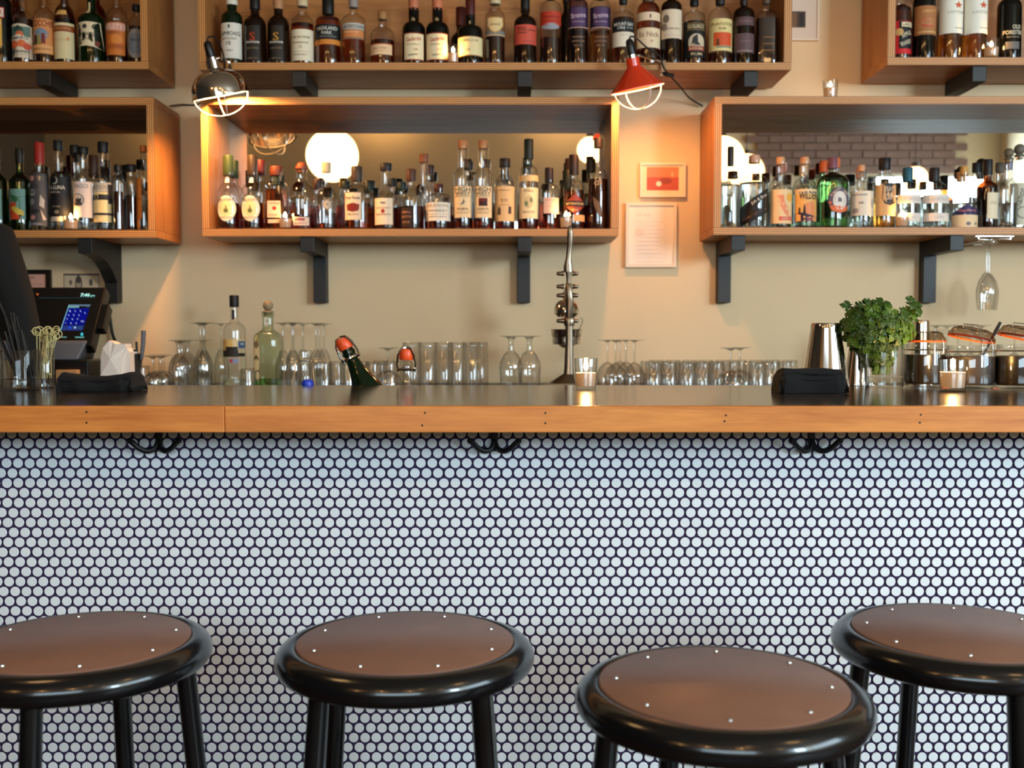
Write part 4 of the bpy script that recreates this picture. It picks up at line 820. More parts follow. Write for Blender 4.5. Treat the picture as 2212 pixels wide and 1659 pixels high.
B('rl', 1834, 1887, 357, 364, 390, 404, 13, 'clear', 'gin bottle with pale wrapped label and small cork', 'clearl', 480, (214, 150, 104), [('r', 1835, 1886, 412, 466, (228, 212, 190)), ('t', 'GIN', 1853, 438, 10, 5, (80, 74, 74)), ('e', 1843, 455, 5, 6, (160, 146, 140)), ('r', 1837, 1866, 419, 422, (160, 148, 136)), ('e', 1880, 438, 5, 10, (190, 176, 160))], k=(.85, .15))
B('rl', 1886, 1935, 342, 360, 374, 396, 22, 'clear', 'gin bottle with dark monogram shield on peach label, black and red cap', 'goldl', 420, (26, 20, 22), [('r', 1888, 1934, 398, 466, (224, 170, 112)), ('p', [(1900, 398), (1918, 394), (1932, 398), (1933, 430), (1926, 440), (1916, 444), (1904, 440), (1898, 428)], (50, 44, 46)), ('t', 'BIG', 1916, 408, 24, 11, (196, 172, 150)), ('t', 'GIN', 1916, 424, 22, 15, (196, 172, 150)), ('r', 1899, 1919, 342, 346, (120, 30, 24))], k=(.85, .15))
for (x0, x1, cp, lb) in ((1934, 1987, (24, 84, 100), 'clear gin bottle with two white bands and teal cap, behind the gin shelf candle'), (1988, 2048, (34, 28, 30), 'clear gin bottle with two white bands and black cap')):
    xc = (x0 + x1) / 2
    B('rl', x0, x1, 363, 386, 392, 414, 18, 'clear', lb, 'clearl', 425, cp, [('r', x0 + 2, x1 - 2, 420, 439, (232, 218, 206)), ('t', 'LEOPOLD', xc, 430, 38, 7, (190, 176, 170)), ('r', x0 + 3, x1 - 3, 460, 478, (232, 216, 202)), ('t', 'GIN', xc, 469, 20, 5, (200, 186, 176))], k=(.85, .15))
B('rl', 2053, 2110, 360, 372, 400, 446, 16, 'clear', 'cone shaped gin bottle with navy mountain label over cream', 'clearl', 470, (206, 150, 80), [('p', [(2055, 458), (2066, 448), (2078, 440), (2092, 448), (2108, 452), (2108, 464), (2055, 464)], (52, 42, 86)), ('t', 'CapRock', 2080, 455, 40, 7, (200, 120, 120)), ('r', 2054, 2109, 464, 491, (236, 204, 160)), ('e', 2081, 483, 5, 4, (120, 110, 110)), ('e', 2098, 483, 3, 3, (120, 110, 110))], k=(.3, .5), cw=1.05)
B('rl', 2106, 2160, 345, 371, 390, 408, 17, 'amberg', 'dark amber bottle with plain cream label and tall black cap on the gin shelf', 'darkl', 405, (24, 22, 24), [('r', 2122, 2158, 415, 473, (170, 140, 100)), ('r', 2123, 2157, 416, 472, (232, 214, 182)), ('r', 2127, 2154, 439, 440, (170, 150, 124)), ('t', 'SLOE', 2140, 436, 16, 4, (190, 170, 140))], k=(.7, .3))
B('rl', 2158, 2198, 320, 345, 384, 408, 17, 'clear', 'clear bottle with round grey ball stopper, the lower of two', 'clearl', 440, (112, 100, 80), [], ball=21, k=(.5, .3), row=0)
B('rl', 2186, 2238, 311, 338, 376, 400, 19, 'clear', 'clear bottle with round grey ball stopper and script label, cut by the frame', 'clearl', 440, (112, 106, 92), [('r', 2188, 2236, 395, 486, (206, 200, 176)), ('t', 'Ramon', 2203, 426, 40, 14, (90, 88, 84), 1.3), ('e', 2210, 459, 12, 13, (110, 106, 100)), ('e', 2210, 459, 10, 11, (206, 200, 176))], ball=24, k=(.5, .3))
for (xc, yt, cp, lb) in ((1676, 354, (196, 120, 92), 'pink capped neck behind the slanted black band label'), (1690, 352, (206, 150, 130), 'rosy capped neck beside the pale orange map label'), (1724, 358, (210, 170, 130), 'clear neck between the map label and the dusk label'), (1738, 350, (206, 160, 110), 'cork necked bottle behind the dusk landscape label'),
        (1772, 352, (214, 96, 44), 'orange capped neck, lowest of the slanting line behind the green gin'), (1782, 348, (216, 100, 46), 'orange capped neck in the middle of the slanting line behind the green gin'), (1792, 342, (220, 104, 48), 'orange capped neck, highest of the slanting line behind the green gin'), (1845, 366, (200, 150, 120), 'cork necked bottle behind the pale wrapped label'), (1893, 346, (30, 24, 24), 'black capped neck behind the monogram shield'),
        (1943, 367, (50, 44, 40), 'dark capped neck behind the teal cap bottle'), (2001, 370, (24, 22, 24), 'black capped neck before the second two band bottle'), (2060, 372, (200, 150, 100), 'pale capped neck behind the mountain label'), (2100, 352, (20, 20, 22), 'tall black capped neck between the mountain label and the cream label'), (2150, 352, (96, 90, 80), 'grey stoppered neck between the cream label and the ball stopper'), (2180, 346, (60, 84, 130), 'blue capped neck between the two ball stoppers')):
    B('rl', xc - 21, xc + 21, yt, yt + 14, yt + 40, yt + 62, 16, 'paleg' if cp[0] > 210 and cp[1] < 110 else 'clear', lb, 'clearl', 440, cp, [], row=2, k=(.6, .3))

for a_, k_ in DEFER: make_bottle(*a_, **k_)
DEFER.clear()
# ================================================================== lamps
def clamp_lamp(label, top, axis, R, H, shade_mat, guard, group='clip-on work lamps on the shelves', red=False):
    """top: point where shade meets socket; axis: unit vector out of the shade's mouth"""
    axis = Vector(axis).normalized()
    q = Vector((0, 0, -1)).rotation_difference(axis).to_matrix().to_4x4()
    T = Matrix.Translation(top) @ q
    root = thing('clamp_lamp', label, 'lamp', (0, 0, 0), 0, group)
    if red: pr = [(.022, 0), (.022, -.026), (.030, -.034), (R * .97, -H), (R * 1.0, -H - .002), (R * .985, -H - .001), (.028, -.036), (.019, -.028), (.019, 0)]
    else: pr = [(.021, 0), (.021, -.024), (.026, -.030)] + [(.03 + (R - .03) * math.sin(t), -.032 - (H - .032) * (1 - math.cos(t))) for t in [i * PI / 16 for i in range(1, 9)]] + [(R * 1.03, -H - .001), (R * 1.03, -H - .003), (R * .97, -H - .001)] + [(.028 + (R - .033) * math.sin(t), -.036 - (H - .036) * (1 - math.cos(t))) for t in [i * PI / 16 for i in range(7, 0, -1)]] + [(.018, -.028), (.018, 0)]
    MB().lathe(pr, 40, M=T).build('shade', M[shade_mat], root)
    MB().lathe([(.017, -.012), (.017, .010)], 20, M=T).cap(.017, .010, 20, M=T).build('collar', M['chrome'], root)
    MB().lathe([(.0135, .008), (.0145, .030), (.0125, .052), (.008, .060), (.0001, .061)], 20, M=T).build('socket', M['black'], root)
    zb = -.062
    MB().lathe([(.0001, zb - .022)] + [(.022 * math.cos(a), zb + .022 * math.sin(a)) for a in [i * PI / 8 - PI / 2 + .2 for i in range(7)]] + [(.012, -.03), (.0001, -.03)], 20, M=T).build('bulb', M['bulb2' if red else 'bulb'], root)
    g = MB()
    for k in range(guard):
        a = PI * k / guard + .35
        pts = [Vector((R * .96 * math.cos(t) * math.cos(a), R * .96 * math.cos(t) * math.sin(a), -H - .066 * math.sin(t))) for t in [i * PI / 16 for i in range(17)]]
        g.tube([T @ p for p in pts], .0019, 6)
    g.tube([T @ Vector((R * .95 * math.cos(a), R * .95 * math.sin(a), -H - .002)) for a in [i * PI / 16 for i in range(32)]], .0017, 6, closed=True)
    g.build('wire_guard', M['guard'], root)
    return root, T
YL = 3.46
tp = P(458, 131, YL)
L1, T1 = clamp_lamp('chrome clamp lamp with lit bulb, at the corner of the whiskey shelf', tp, (.19, .25, -1), .091, .108, 'chrome', 2)
def clamp(root, T, cx_, cz_, ymid):
    g = MB()
    a = Vector((cx_, ymid, cz_))
    g.box(a.x - .008, a.x + .008, a.y - .012, a.y + .024, a.z + .0135, a.z + .0155)
    g.box(a.x - .008, a.x + .008, a.y - .012, a.y + .024, a.z - .0265, a.z - .0245)
    g.box(a.x - .008, a.x + .008, a.y - .014, a.y - .012, a.z - .0265, a.z + .0155)
    g.build('clamp', M['chrome'], root, smooth=False)
    h = MB().tube([a + Vector((.0, -.012, -.026)), a + Vector((.012, -.02, -.034)), a + Vector((.034, -.022, -.036))], [.006, .0075, .0065], 8)
    h.build('clamp_grip', M['rubber'], root)
    MB().tube([T @ Vector((0, 0, .0)), T @ Vector((.022, .0, .006)), a + Vector((0, -.013, .01))], .004, 8).build('clamp_arm', M['chrome'], root)
zbm = SH['mu'] - TB / 2
clamp(L1, T1, P(497, 140, YS).x, zbm, YS)
s0 = T1 @ Vector((0, 0, .06))
MB().tube(spline([s0, s0 + Vector((.006, 0, .014)), s0 + Vector((.024, .01, .012)), P(481, 112, 3.5), P(484, 150, 3.54), P(470, 190, 3.72), P(430, 224, 3.87), P(392, 226, 3.875), P(366, 229, 3.86)], 7), .0028, 6).build('cord', M['rubber'], L1)
tp2 = P(1366, 126, YL)
L2, T2 = clamp_lamp('red enamel clamp lamp with lit bulb, at the end of the whiskey shelf', tp2, (.20, .14, -1), .090, .095, 'redenamel', 2, red=True)
clamp(L2, T2, P(1432, 140, YS).x, zbm, YS)
s0 = T2 @ Vector((0, 0, .06))
MB().tube(spline([s0, s0 + Vector((.006, 0, .008)), P(1375, 83, 3.45), P(1400, 105, 3.48), P(1425, 122, 3.52), P(1436, 150, 3.56), P(1468, 186, 3.7), P(1490, 212, 3.83), P(1518, 229, 3.87)], 7), .0030, 6).build('cord', M['rubber'], L2)

# opal globes over the room, seen in the mirrors and lighting the room
for (X, Y, Z, r, lb) in ((-1.04, 1.5, 2.225, .15, 'white opal globe pendant, whole in the whiskey shelf mirror'), (.60, -.5, 2.60, .10, 'white opal globe pendant behind the last dark bottle in the whiskey mirror'), (1.41, .5, 2.37, .15, 'white opal globe pendant behind the first gin bottle in the mirror'), (1.99, -1.4, 2.57, .15, 'white opal globe pendant beyond the first one in the gin shelf mirror'), (3.2, -.8, 2.42, .10, 'white opal globe pendant glimpsed between the two band gin bottles')):
    g = thing('globe_pendant', lb, 'lamp', (X, Y, Z), 0, 'opal globe pendants')
    MB().lathe([(.0001, -r)] + [(r * math.cos(t), r * math.sin(t)) for t in [(-80 + 10 * i) * PI / 180 for i in range(17)]] + [(.0001, r)], 32).build('globe', M['globe'], g)
    MB().lathe([(.03, r - .01), (.03, r + .03), (.004, r + .04)], 16).build('cap', M['blackmetal'], g)
    MB().tube([(0, 0, r + .03), (0, 0, CEILZ - Z)], .004, 8).build('cord', M['rubber'], g)

# wall lamps added high out of view to brighten the plaster the mirrors show
for i, X in enumerate((-3.0, -1.2, .5)):
    g = thing('added_wall_lamp', f'small added fill lamp on the street wall, {("first", "second", "third", "fourth")[i]} from the charcoal wall', 'lamp', (X, WY + .14, 3.36), 0, 'added fill lamps on the street wall')
    MB().lathe([(.0001, -.06)] + [(.06 * math.cos(t), .06 * math.sin(t)) for t in [(-75 + 15 * i) * PI / 180 for i in range(11)]] + [(.0001, .06)], 20).build('globe', M['added_sconce'], g)
    MB().tube([(0, -.14, 0), (0, -.06, 0)], .02, 10).build('arm', M['blackmetal'], g)

# ================================================================== candles
def candle(label, u0, u1, vt, vb, Y, zb, big=False, lvl=.5):
    c = P((u0 + u1) / 2, vb, Y); k = P(u1, vb, Y).x - P(u0, vb, Y).x; R = k / 2; H = P(CX, vt, Y).z - zb
    root = thing('candle_glass', label, 'candle', (c.x, Y, zb), random.random(), 'tealight glasses')
    r0 = .86
    bt = .11 * H
    MB().lathe([(.0001, .0005), (R * r0 * .95, .0005), (R * r0, .003), (R, H - .001), (R * .985, H), (R * .95, H - .001), (R * (r0 - .05), bt), (.0001, bt)], 32).build('glass', M['clear'], root)
    zw = bt + (H - bt) * lvl; rw = lambda z: R * (r0 + (1 - r0) * z / H) * .945
    w = MB().lathe([(.0001, bt + .0006), (rw(bt) * .97, bt + .0006), (rw(zw) * .985, zw), (rw(zw) * .8, zw - .0015), (.0001, zw - .002)], 32)
    w.build('wax', M['wax'], root)
    f = .009 if not big else .012
    MB().lathe([(.0001, 0), (.0042, f * .25), (.0056, f * .6), (.0040, f * 1.1), (.0001, f * 2)], 12, (0, 0, zw + .006)).build('flame', M['flame' if big else 'flame2'], root)
    MB().tube([(0, 0, zw - .002), (0, 0, zw + .007)], .0007, 5).build('wick', M['black'], root)
    return root
candle('lit candle in a clear tumbler on the bar counter before the juicer', 1240, 1291, 774, 840, on_z(1266, 841, ZC).y, ZC, True, .48)
candle('lit candle in a clear tumbler on the bar counter before the preserving jars', 2027, 2088, 776, 845, on_z(2058, 845, ZC).y, ZC, True, .55)
YC = YS + .03
candle('lit candle on the whiskey shelf before the rose label bottle', 602, 631, 462, 495, YC - .004, SH['ml'], False, .62)
candle('lit candle on the whiskey shelf before the red diamond label', 1208, 1237, 458, 493, YC - .004, SH['ml'], False, .6)
candle('lit candle on the mezcal shelf before the crescent moon bottle', 137, 170, 464, 498, YC - .004, SH['ll'], False, .6)
candle('lit candle on the gin shelf before the teal cap bottle', 1933, 1963, 456, 492, YC - .004, SH['rl'], False, .6)
candle('lit candle on the topmost long shelf among the black red-script bottles', 966, 992, 98, 135, YC - .002, SH['mu'], False, .5)
candle('lit candle on the top corner shelf beside the white lettered black bottle', 2124, 2158, 85, 123, YC - .004, SH['ru'], False, .5)
candle('lit candle standing on the roof of the gin shelf', 1777, 1810, 174, 208, YS + .06, zz(208), False, .55)

# ================================================================== pictures on the wall
def framed(name, label, u0, u1, v0, v1, th, frame_mat, fw, items, mat_col):
    a, b_ = P(u0, v1, Yb), P(u1, v0, Yb); W, H = b_.x - a.x, b_.z - a.z
    root = thing(name, label, 'picture', ((a.x + b_.x) / 2, Yb, a.z), 0)
    f = MB(); hw = W / 2
    f.box(-hw, hw, -th, 0, 0, fw); f.box(-hw, hw, -th, 0, H - fw, H); f.box(-hw, -hw + fw, -th, 0, fw, H - fw); f.box(hw - fw, hw, -th, 0, fw, H - fw)
    f.build('frame', M[frame_mat], root, smooth=False)
    p = MB().box(-hw + fw, hw - fw, -th + .006, -.001, fw, H - fw, 0, lin(mat_col))
    e = .0004
    for it in items:
        e += .0002; y = -th + .006 - e
        fx = lambda u: (u - (u0 + u1) / 2) / (u1 - u0) * W
        fz = lambda v: (v1 - v) / (v1 - v0) * H
        if it[0] == 'r':
            _, x0, x1, y0, y1, c = it
            p.add([(fx(x0), y, fz(y1)), (fx(x1), y, fz(y1)), (fx(x1), y, fz(y0)), (fx(x0), y, fz(y0))], [(0, 1, 2, 3)], 0, lin(c))
        elif it[0] == 'e':
            _, cx_, cy_, rx, ry, c = it
            p.add([(fx(cx_ + rx * math.cos(i * PI / 12)), y, fz(cy_ - ry * math.sin(i * PI / 12))) for i in range(24)], [tuple(range(24))], 0, lin(c))
        elif it[0] == 't':
            _, s_, cx_, cy_, w_, h_, c = it
            vs, fs = glyphs(s_, .01)
            p.add([(fx(cx_ + x * w_), y, fz(cy_ - yy * h_)) for x, yy in vs], fs, 0, lin(c))
    p.build('print', M['print'], root, smooth=False)
    return root
pf = pbr('cream_painted_frame', (232, 214, 190), 0.5); M['cream'] = pf
framed('framed_picture', 'small cream framed picture of a pale moon over a red field, hung between two shelves', 1381, 1480, 353, 427, .018, 'cream', .008, [('r', 1396, 1465, 362, 412, (204, 110, 80)), ('r', 1396, 1465, 362, 384, (214, 128, 92)), ('r', 1396, 1465, 384, 412, (190, 86, 66)), ('e', 1437, 392, 14, 7, (150, 70, 62)), ('e', 1422, 398, 6, 5.5, (248, 226, 196)), ('e', 1451, 378, 2, 6, (236, 180, 140))], (238, 214, 176))
doc = [('r', 1368, 1440, 452, 560, (240, 224, 206)), ('t', 'OF THE', 1389, 466, 30, 5, (214, 190, 164))]
for i in range(9): doc.append(('r', 1372 + (i % 3) * 2, 1432 - (i * 7) % 13, 480 + i * 8.4, 481 + i * 8.4, (220, 198, 176)))
doc += [('e', 1380, 502, 10, 8, (232, 210, 186)), ('r', 1372, 1436, 566, 567, (214, 196, 180))]
framed('framed_document', 'large cream framed document with faint lines under the moon picture', 1350, 1460, 439, 578, .022, 'cream', .011, doc, (244, 228, 208))
framed('framed_picture', 'white framed picture with a small dark photo, above the candle on the gin shelf roof', 1700, 1767, -20, 90, .02, 'cream', .006, [('r', 1706, 1738, 27, 62, (82, 58, 40)), ('r', 1708, 1718, 30, 62, (120, 84, 56)), ('r', 1724, 1735, 30, 60, (44, 34, 28))], (222, 200, 180))
framed('framed_certificate', 'small black framed pink certificate on the wall behind the till', 40, 112, 583, 640, .016, 'black', .016, [('t', 'PERMIT', 71, 600, 16, 4, (150, 110, 104)), ('r', 74, 94, 614, 615, (170, 128, 120))], (226, 170, 152))
# banknote taped to the wall
a, b_ = P(138, 638, Yb), P(215, 590, Yb); W, H = b_.x - a.x, b_.z - a.z
nt_ = MB().box(a.x, b_.x, Yb - .0012, Yb - .0002, a.z, b_.z, 0, lin((206, 186, 156)))
def nrect(x0, x1, z0, z1, c, e): nt_.add([(a.x + W * x0, Yb - .0012 - e, a.z + H * z0), (a.x + W * x1, Yb - .0012 - e, a.z + H * z0), (a.x + W * x1, Yb - .0012 - e, a.z + H * z1), (a.x + W * x0, Yb - .0012 - e, a.z + H * z1)], [(0, 1, 2, 3)], 0, lin(c))
def nell(x, z, rx, rz_, c, e): nt_.add([(a.x + W * x + W * rx * math.cos(i * PI / 10), Yb - .0012 - e, a.z + H * z + H * rz_ * math.sin(i * PI / 10)) for i in range(20)], [tuple(range(20))], 0, lin(c))
nrect(.01, .99, .9, .97, (70, 62, 54), .0002); nrect(.01, .025, .03, .97, (110, 98, 84), .0002); nrect(.975, .99, .03, .97, (110, 98, 84), .0002)
nell(.42, .5, .10, .40, (92, 82, 72), .0003); nell(.42, .52, .07, .30, (170, 150, 126), .0004); nell(.20, .58, .045, .12, (120, 106, 92), .0003); nell(.76, .58, .05, .16, (96, 86, 76), .0003); nell(.42, .68, .075, .14, (80, 70, 62), .0005)
tag(nt_.build('banknote', M['print'], smooth=False), 'creased banknote pinned to the wall above the till', 'banknote')

# ================================================================== till
def till():
    Y0, Y1 = 3.30, 3.43
    tr, br = P(229, 620, Y1), P(197, 746, Y0)
    xr = (tr.x + br.x) / 2; wd = .47
    root = thing('till_terminal', 'black touch screen till with a lit blue keypad, tilted back behind the napkin', 'till', (xr - wd / 2, Y0, br.z))
    up = Vector((0, Y1 - Y0, tr.z - br.z)); L = up.length; up.normalize(); nrm = Vector((0, -up.z, up.y)); 
    hw = wd / 2
    def pt(x, t, d=0): return Vector((x, 0, 0)) + up * (t * L) + nrm * d
    b = MB()
    vs = [pt(x, t, d) for x in (-hw, hw) for t in (0, 1) for d in (0, -.045)]
    b.add(vs, [(0, 1, 3, 2), (4, 6, 7, 5), (0, 4, 5, 1), (2, 3, 7, 6), (0, 2, 6, 4), (1, 5, 7, 3)])
    bevel(b.build('monitor', M['black'], root, smooth=False), .004)
    # bezel lip and glass
    s = MB()
    def quad(u0_, u1_, v0_, v1_, c, e):
        def loc(u, v):
            # intersect pixel ray with the screen plane
            d = ray(u, v); n = nrm; p0 = Vector((xr - hw, Y0, br.z)) + nrm * e; t = (p0 - Vector((0, 0, CAMZ))).dot(n) / d.dot(n)
            return Vector((0, 0, CAMZ)) + d * t - Vector((xr - hw, Y0, br.z))
        return loc
    loc = quad(0, 0, 0, 0, 0, .0008); loc2 = quad(0, 0, 0, 0, 0, .0014)
    def R4(pts, c, l=loc): s.add([l(*p) for p in pts], [tuple(range(len(pts)))], 0, lin(c))
    R4([(149, 658), (196, 658), (194, 661), (148, 661)], (96, 120, 140))
    R4([(148, 661), (171, 661), (170, 665), (147, 665)], (120, 170, 180))
    R4([(186, 661), (194, 661), (193, 664), (186, 664)], (60, 70, 90))
    R4([(146, 666), (193, 666), (182, 702), (133, 702)], (10, 16, 120))
    R4([(133, 703), (182, 703), (178, 714), (130, 714)], (40, 50, 110))
    R4([(149, 658), (150, 658), (131.2, 714), (130, 714)], (150, 220, 220), loc2)
    for r in range(4):
        for c in range(3):
            ch = ('123', '456', '789', '*0#')[r][c]; u, v = 151 + c * 11.3 - r * 3.0, 671.8 + r * 8.8
            vs, fs = glyphs(ch, .02); s.add([loc2(u + x * 2.4 - y * 1.2, v - y * 4) for x, y in vs], fs, 0, lin((170, 190, 230)))
    for (u, v, tx, w_) in ((183.5, 676, 'C', 3), (178, 694, 'OK', 7)):
        vs, fs = glyphs(tx, .02); s.add([loc2(u + x * w_ - y * 1.2, v - y * 3.4) for x, y in vs], fs, 0, lin((190, 200, 230)))
    for (u, v, c) in ((151, 708, (20, 80, 255)), (162, 707.5, (150, 190, 220)), (173, 708, (40, 90, 110)), (140, 708, (30, 60, 110))):
        s.add([loc2(u + 2.6 * math.cos(i * PI / 6), v + 2.2 * math.sin(i * PI / 6)) for i in range(12)], [tuple(range(11, -1, -1))], 0, lin(c))
    vs, fs = glyphs('Access Code', .02); s.add([loc2(158.5 + x * 20, 663 - y * 3) for x, y in vs], fs, 0, lin((30, 50, 60)))
    vs, fs = glyphs('7:46', .03); s.add([loc2(184 + x * 20 + y * 2, 637 - y * 7.5) for x, y in vs], fs, 0, lin((190, 255, 240)))
    vs, fs = glyphs('pm', .03); s.add([loc2(200 + x * 9 + y * 1, 639.5 - y * 4.5) for x, y in vs], fs, 0, lin((150, 220, 210)))
    R4([(84, 643), (206, 643), (206, 643.8), (84, 643.8)], (40, 70, 80))
    R4([(162, 727), (182, 727), (181.5, 730), (162, 730)], (90, 150, 140)); R4([(133, 727), (144, 727), (144, 729.5), (133, 729.5)], (90, 140, 130))
    s.add([loc2(177 + 3 * math.cos(i * PI / 6), 722 + 3.6 * math.sin(i * PI / 6)) for i in range(12)], [tuple(range(11, -1, -1))], 0, lin((60, 190, 210)))
    R4([(78, 634), (83.5, 634), (81, 638.5)], (220, 100, 50), loc2)
    s.build('screen', M['screen'], root, smooth=False)
    # card reader on the side, neck and foot
    b = MB(); x0 = hw + .002
    vs = [pt(x, t, d) for x in (hw, hw + .022) for t in (.30, .72) for d in (-.005, -.04)]
    b.add(vs, [(0, 1, 3, 2), (4, 6, 7, 5), (0, 4, 5, 1), (2, 3, 7, 6), (0, 2, 6, 4), (1, 5, 7, 3)])
    bevel(b.build('card_reader', M['black'], root, smooth=False), .003)
    n = MB(); zf = ZB - br.z + .055
    n.add([(-.12, .0, .012), (.222, .0, .012), (.20, -.02, -.045), (-.10, -.02, -.045), (-.12, .10, .04), (.222, .10, .04), (.20, .11, -.045), (-.10, .11, -.045)], [(0, 3, 2, 1), (4, 5, 6, 7), (0, 1, 5, 4), (3, 7, 6, 2), (1, 2, 6, 5), (0, 4, 7, 3)])
    bevel(n.build('stand', M['grey'], root, smooth=False), .006)
    return root, br.z
TL, tz = till()
x0_, x1_ = P(60, 780, 3.34).x, P(209, 780, 3.34).x
t = thing('cash_drawer', 'black cash drawer beneath the till terminal', 'drawer', ((x0_ + x1_) / 2, 3.27, ZB))
hh = tz - .045 - ZB - .002
bevel(MB().box(-(x1_ - x0_) / 2, (x1_ - x0_) / 2, 0, .30, 0, hh).build('case', M['black'], t, smooth=False), .003)
bevel(MB().box(-(x1_ - x0_) / 2 + .01, (x1_ - x0_) / 2 - .01, -.006, 0, .01, hh * .62).build('drawer_front', M['blackpaint'], t, smooth=False), .002)
c = P(133, 800, 3.20)
bx = thing('card_box', 'small tan cardboard box in front of the cash drawer', 'box', (c.x, 3.235, ZB))
bevel(MB().box(-.033, .03, 0, .03, 0, .068).build('box_body', M['card'], bx, smooth=False), .0015)
MB().box(-.033, .030, -.0008, 0, .012, .016).build('tape', M['blackpaint'], bx, smooth=False)
# cable hanging from the bracket to the counter
tag(MB().tube(spline([P(226, 556, 3.80), P(229, 600, 3.84), P(232, 640, 3.86), P(238, 690, 3.87), P(243, 722, 3.86), P(251, 745, 3.84), P(262, 800, 3.84)], 6), .0055, 8).build('power_cable', M['rubber']), 'black power cable hanging down the wall beside the till', 'cable')

# ================================================================== paper bag, folder, pens by the till
def paper_sleeve():
    Y = 3.24
    xs = [(217, 736), (222, 752), (217, 768)]
    root = thing('paper_bag', 'crumpled white paper bag standing beside the till', 'bag', (P(244, 800, Y).x, Y, ZB))
    out = [(218, 812), (217.5, 770), (222, 752), (235, 736), (243, 739), (250, 743), (270, 743), (271, 751), (263, 770), (259, 812)]
    b = MB(); o = Vector((P(244, 800, Y).x, Y, ZB))
    def q(u, v, d): p = P(u, min(v, 830), Y) - o; p.z = max(p.z, 0); p.y = d; return p
    random.seed(3)
    fr = [q(u, v, -.0 + random.uniform(-.006, .006)) for u, v in out]; bk = [q(u, v, .05 + random.uniform(-.004, .004)) for u, v in out]
    ctr = q(241, 775, -.012); ctr2 = q(240, 800, -.004)
    n = len(out); vs = fr + bk + [ctr]
    fs = [(i, (i + 1) % n, 2 * n) for i in range(n)] + [(i, n + i, n + (i + 1) % n, (i + 1) % n) for i in range(n)] + [tuple(range(2 * n - 1, n - 1, -1))]
    b.add(vs, fs); b.build('bag', M['paper'], root, smooth=False)
    g = [(259, 812), (263, 770), (271, 752), (277, 760), (279, 812)]
    v1 = [q(u, v, .01) for u, v in g]; v2 = [q(u, v, .05) for u, v in g]; n = len(g)
    MB().add(v1 + v2, [tuple(range(n))[::-1], tuple(range(n, 2 * n))] + [(i, (i + 1) % n, n + (i + 1) % n, n + i) for i in range(n)]).build('gusset', M['paper'], root, smooth=False)
    return root
paper_sleeve()
c = P(285, 790, 3.36); t = thing('menu_holder', 'black upright holder of dark cards behind the paper bag', 'holder', (c.x, 3.36, ZB))
for i in range(4):
    o = MB().box(-.012 + i * .007, -.009 + i * .007, -.02, .05, .001, P(CX, 752 + i * 4, 3.36).z - ZB).build('card', M['black' if i % 2 else 'paper'], t, smooth=False)
MB().box(-.016, .020, -.024, .054, 0, .03).build('tray', M['blackpaint'], t, smooth=False)
for (u0_, u1_, v0_, lb, r) in ((302, 310, 714, 'broad grey handled knife standing up among the upturned glasses', .007), (294, 295, 738, 'thin brown pen standing beside the grey knife', .0035)):
    a = P(u1_, v0_, 3.40); z2 = ZB + .002; bpt = Vector((P(u0_ - 2, 810, 3.40).x, 3.40, z2))
    o = thing('bar_knife' if r > .005 else 'pen', lb, 'tool', bpt)
    d = a - bpt
    MB().tube([(0, 0, 0), d * .55], r * .45, 8).build('blade', M['steel'], o)
    MB().tube([d * .5, d * .78 + Vector((.002, 0, 0)), d], [r * .8, r, r * 1.1], 10).build('handle', M['grey' if r > .005 else 'blackpaint'], o)
# ================================================================== glassware
def stem_parts(kind):
    if kind == 'flute': H, rb, rf, hs = .215, .026, .031, .085; bowl = [(.004, hs), (.012, hs + .012), (.020, hs + .030), (.0255, hs + .06), (.026, hs + .09), (.024, H)]
    elif kind == 'coupe': H, rb, rf, hs = .135, .045, .034, .070; bowl = [(.004, hs), (.02, hs + .006), (.036, hs + .018), (.045, hs + .040), (.046, H)]
    elif kind == 'wine': H, rb, rf, hs = .185, .036, .034, .085; bowl = [(.004, hs), (.014, hs + .006), (.028, hs + .024), (.036, hs + .048), (.035, hs + .07), (.030, H)]
    elif kind == 'goblet': H, rb, rf, hs = .158, .034, .033, .042; bowl = [(.007, hs), (.020, hs + .012), (.031, hs + .034), (.034, hs + .054), (.031, hs + .078), (.0325, H)]
    else: H, rb, rf, hs = .110, .030, .029, .052; bowl = [(.004, hs), (.018, hs + .005), (.028, hs + .016), (.031, hs + .034), (.029, H)]
    return H, rf, hs, bowl
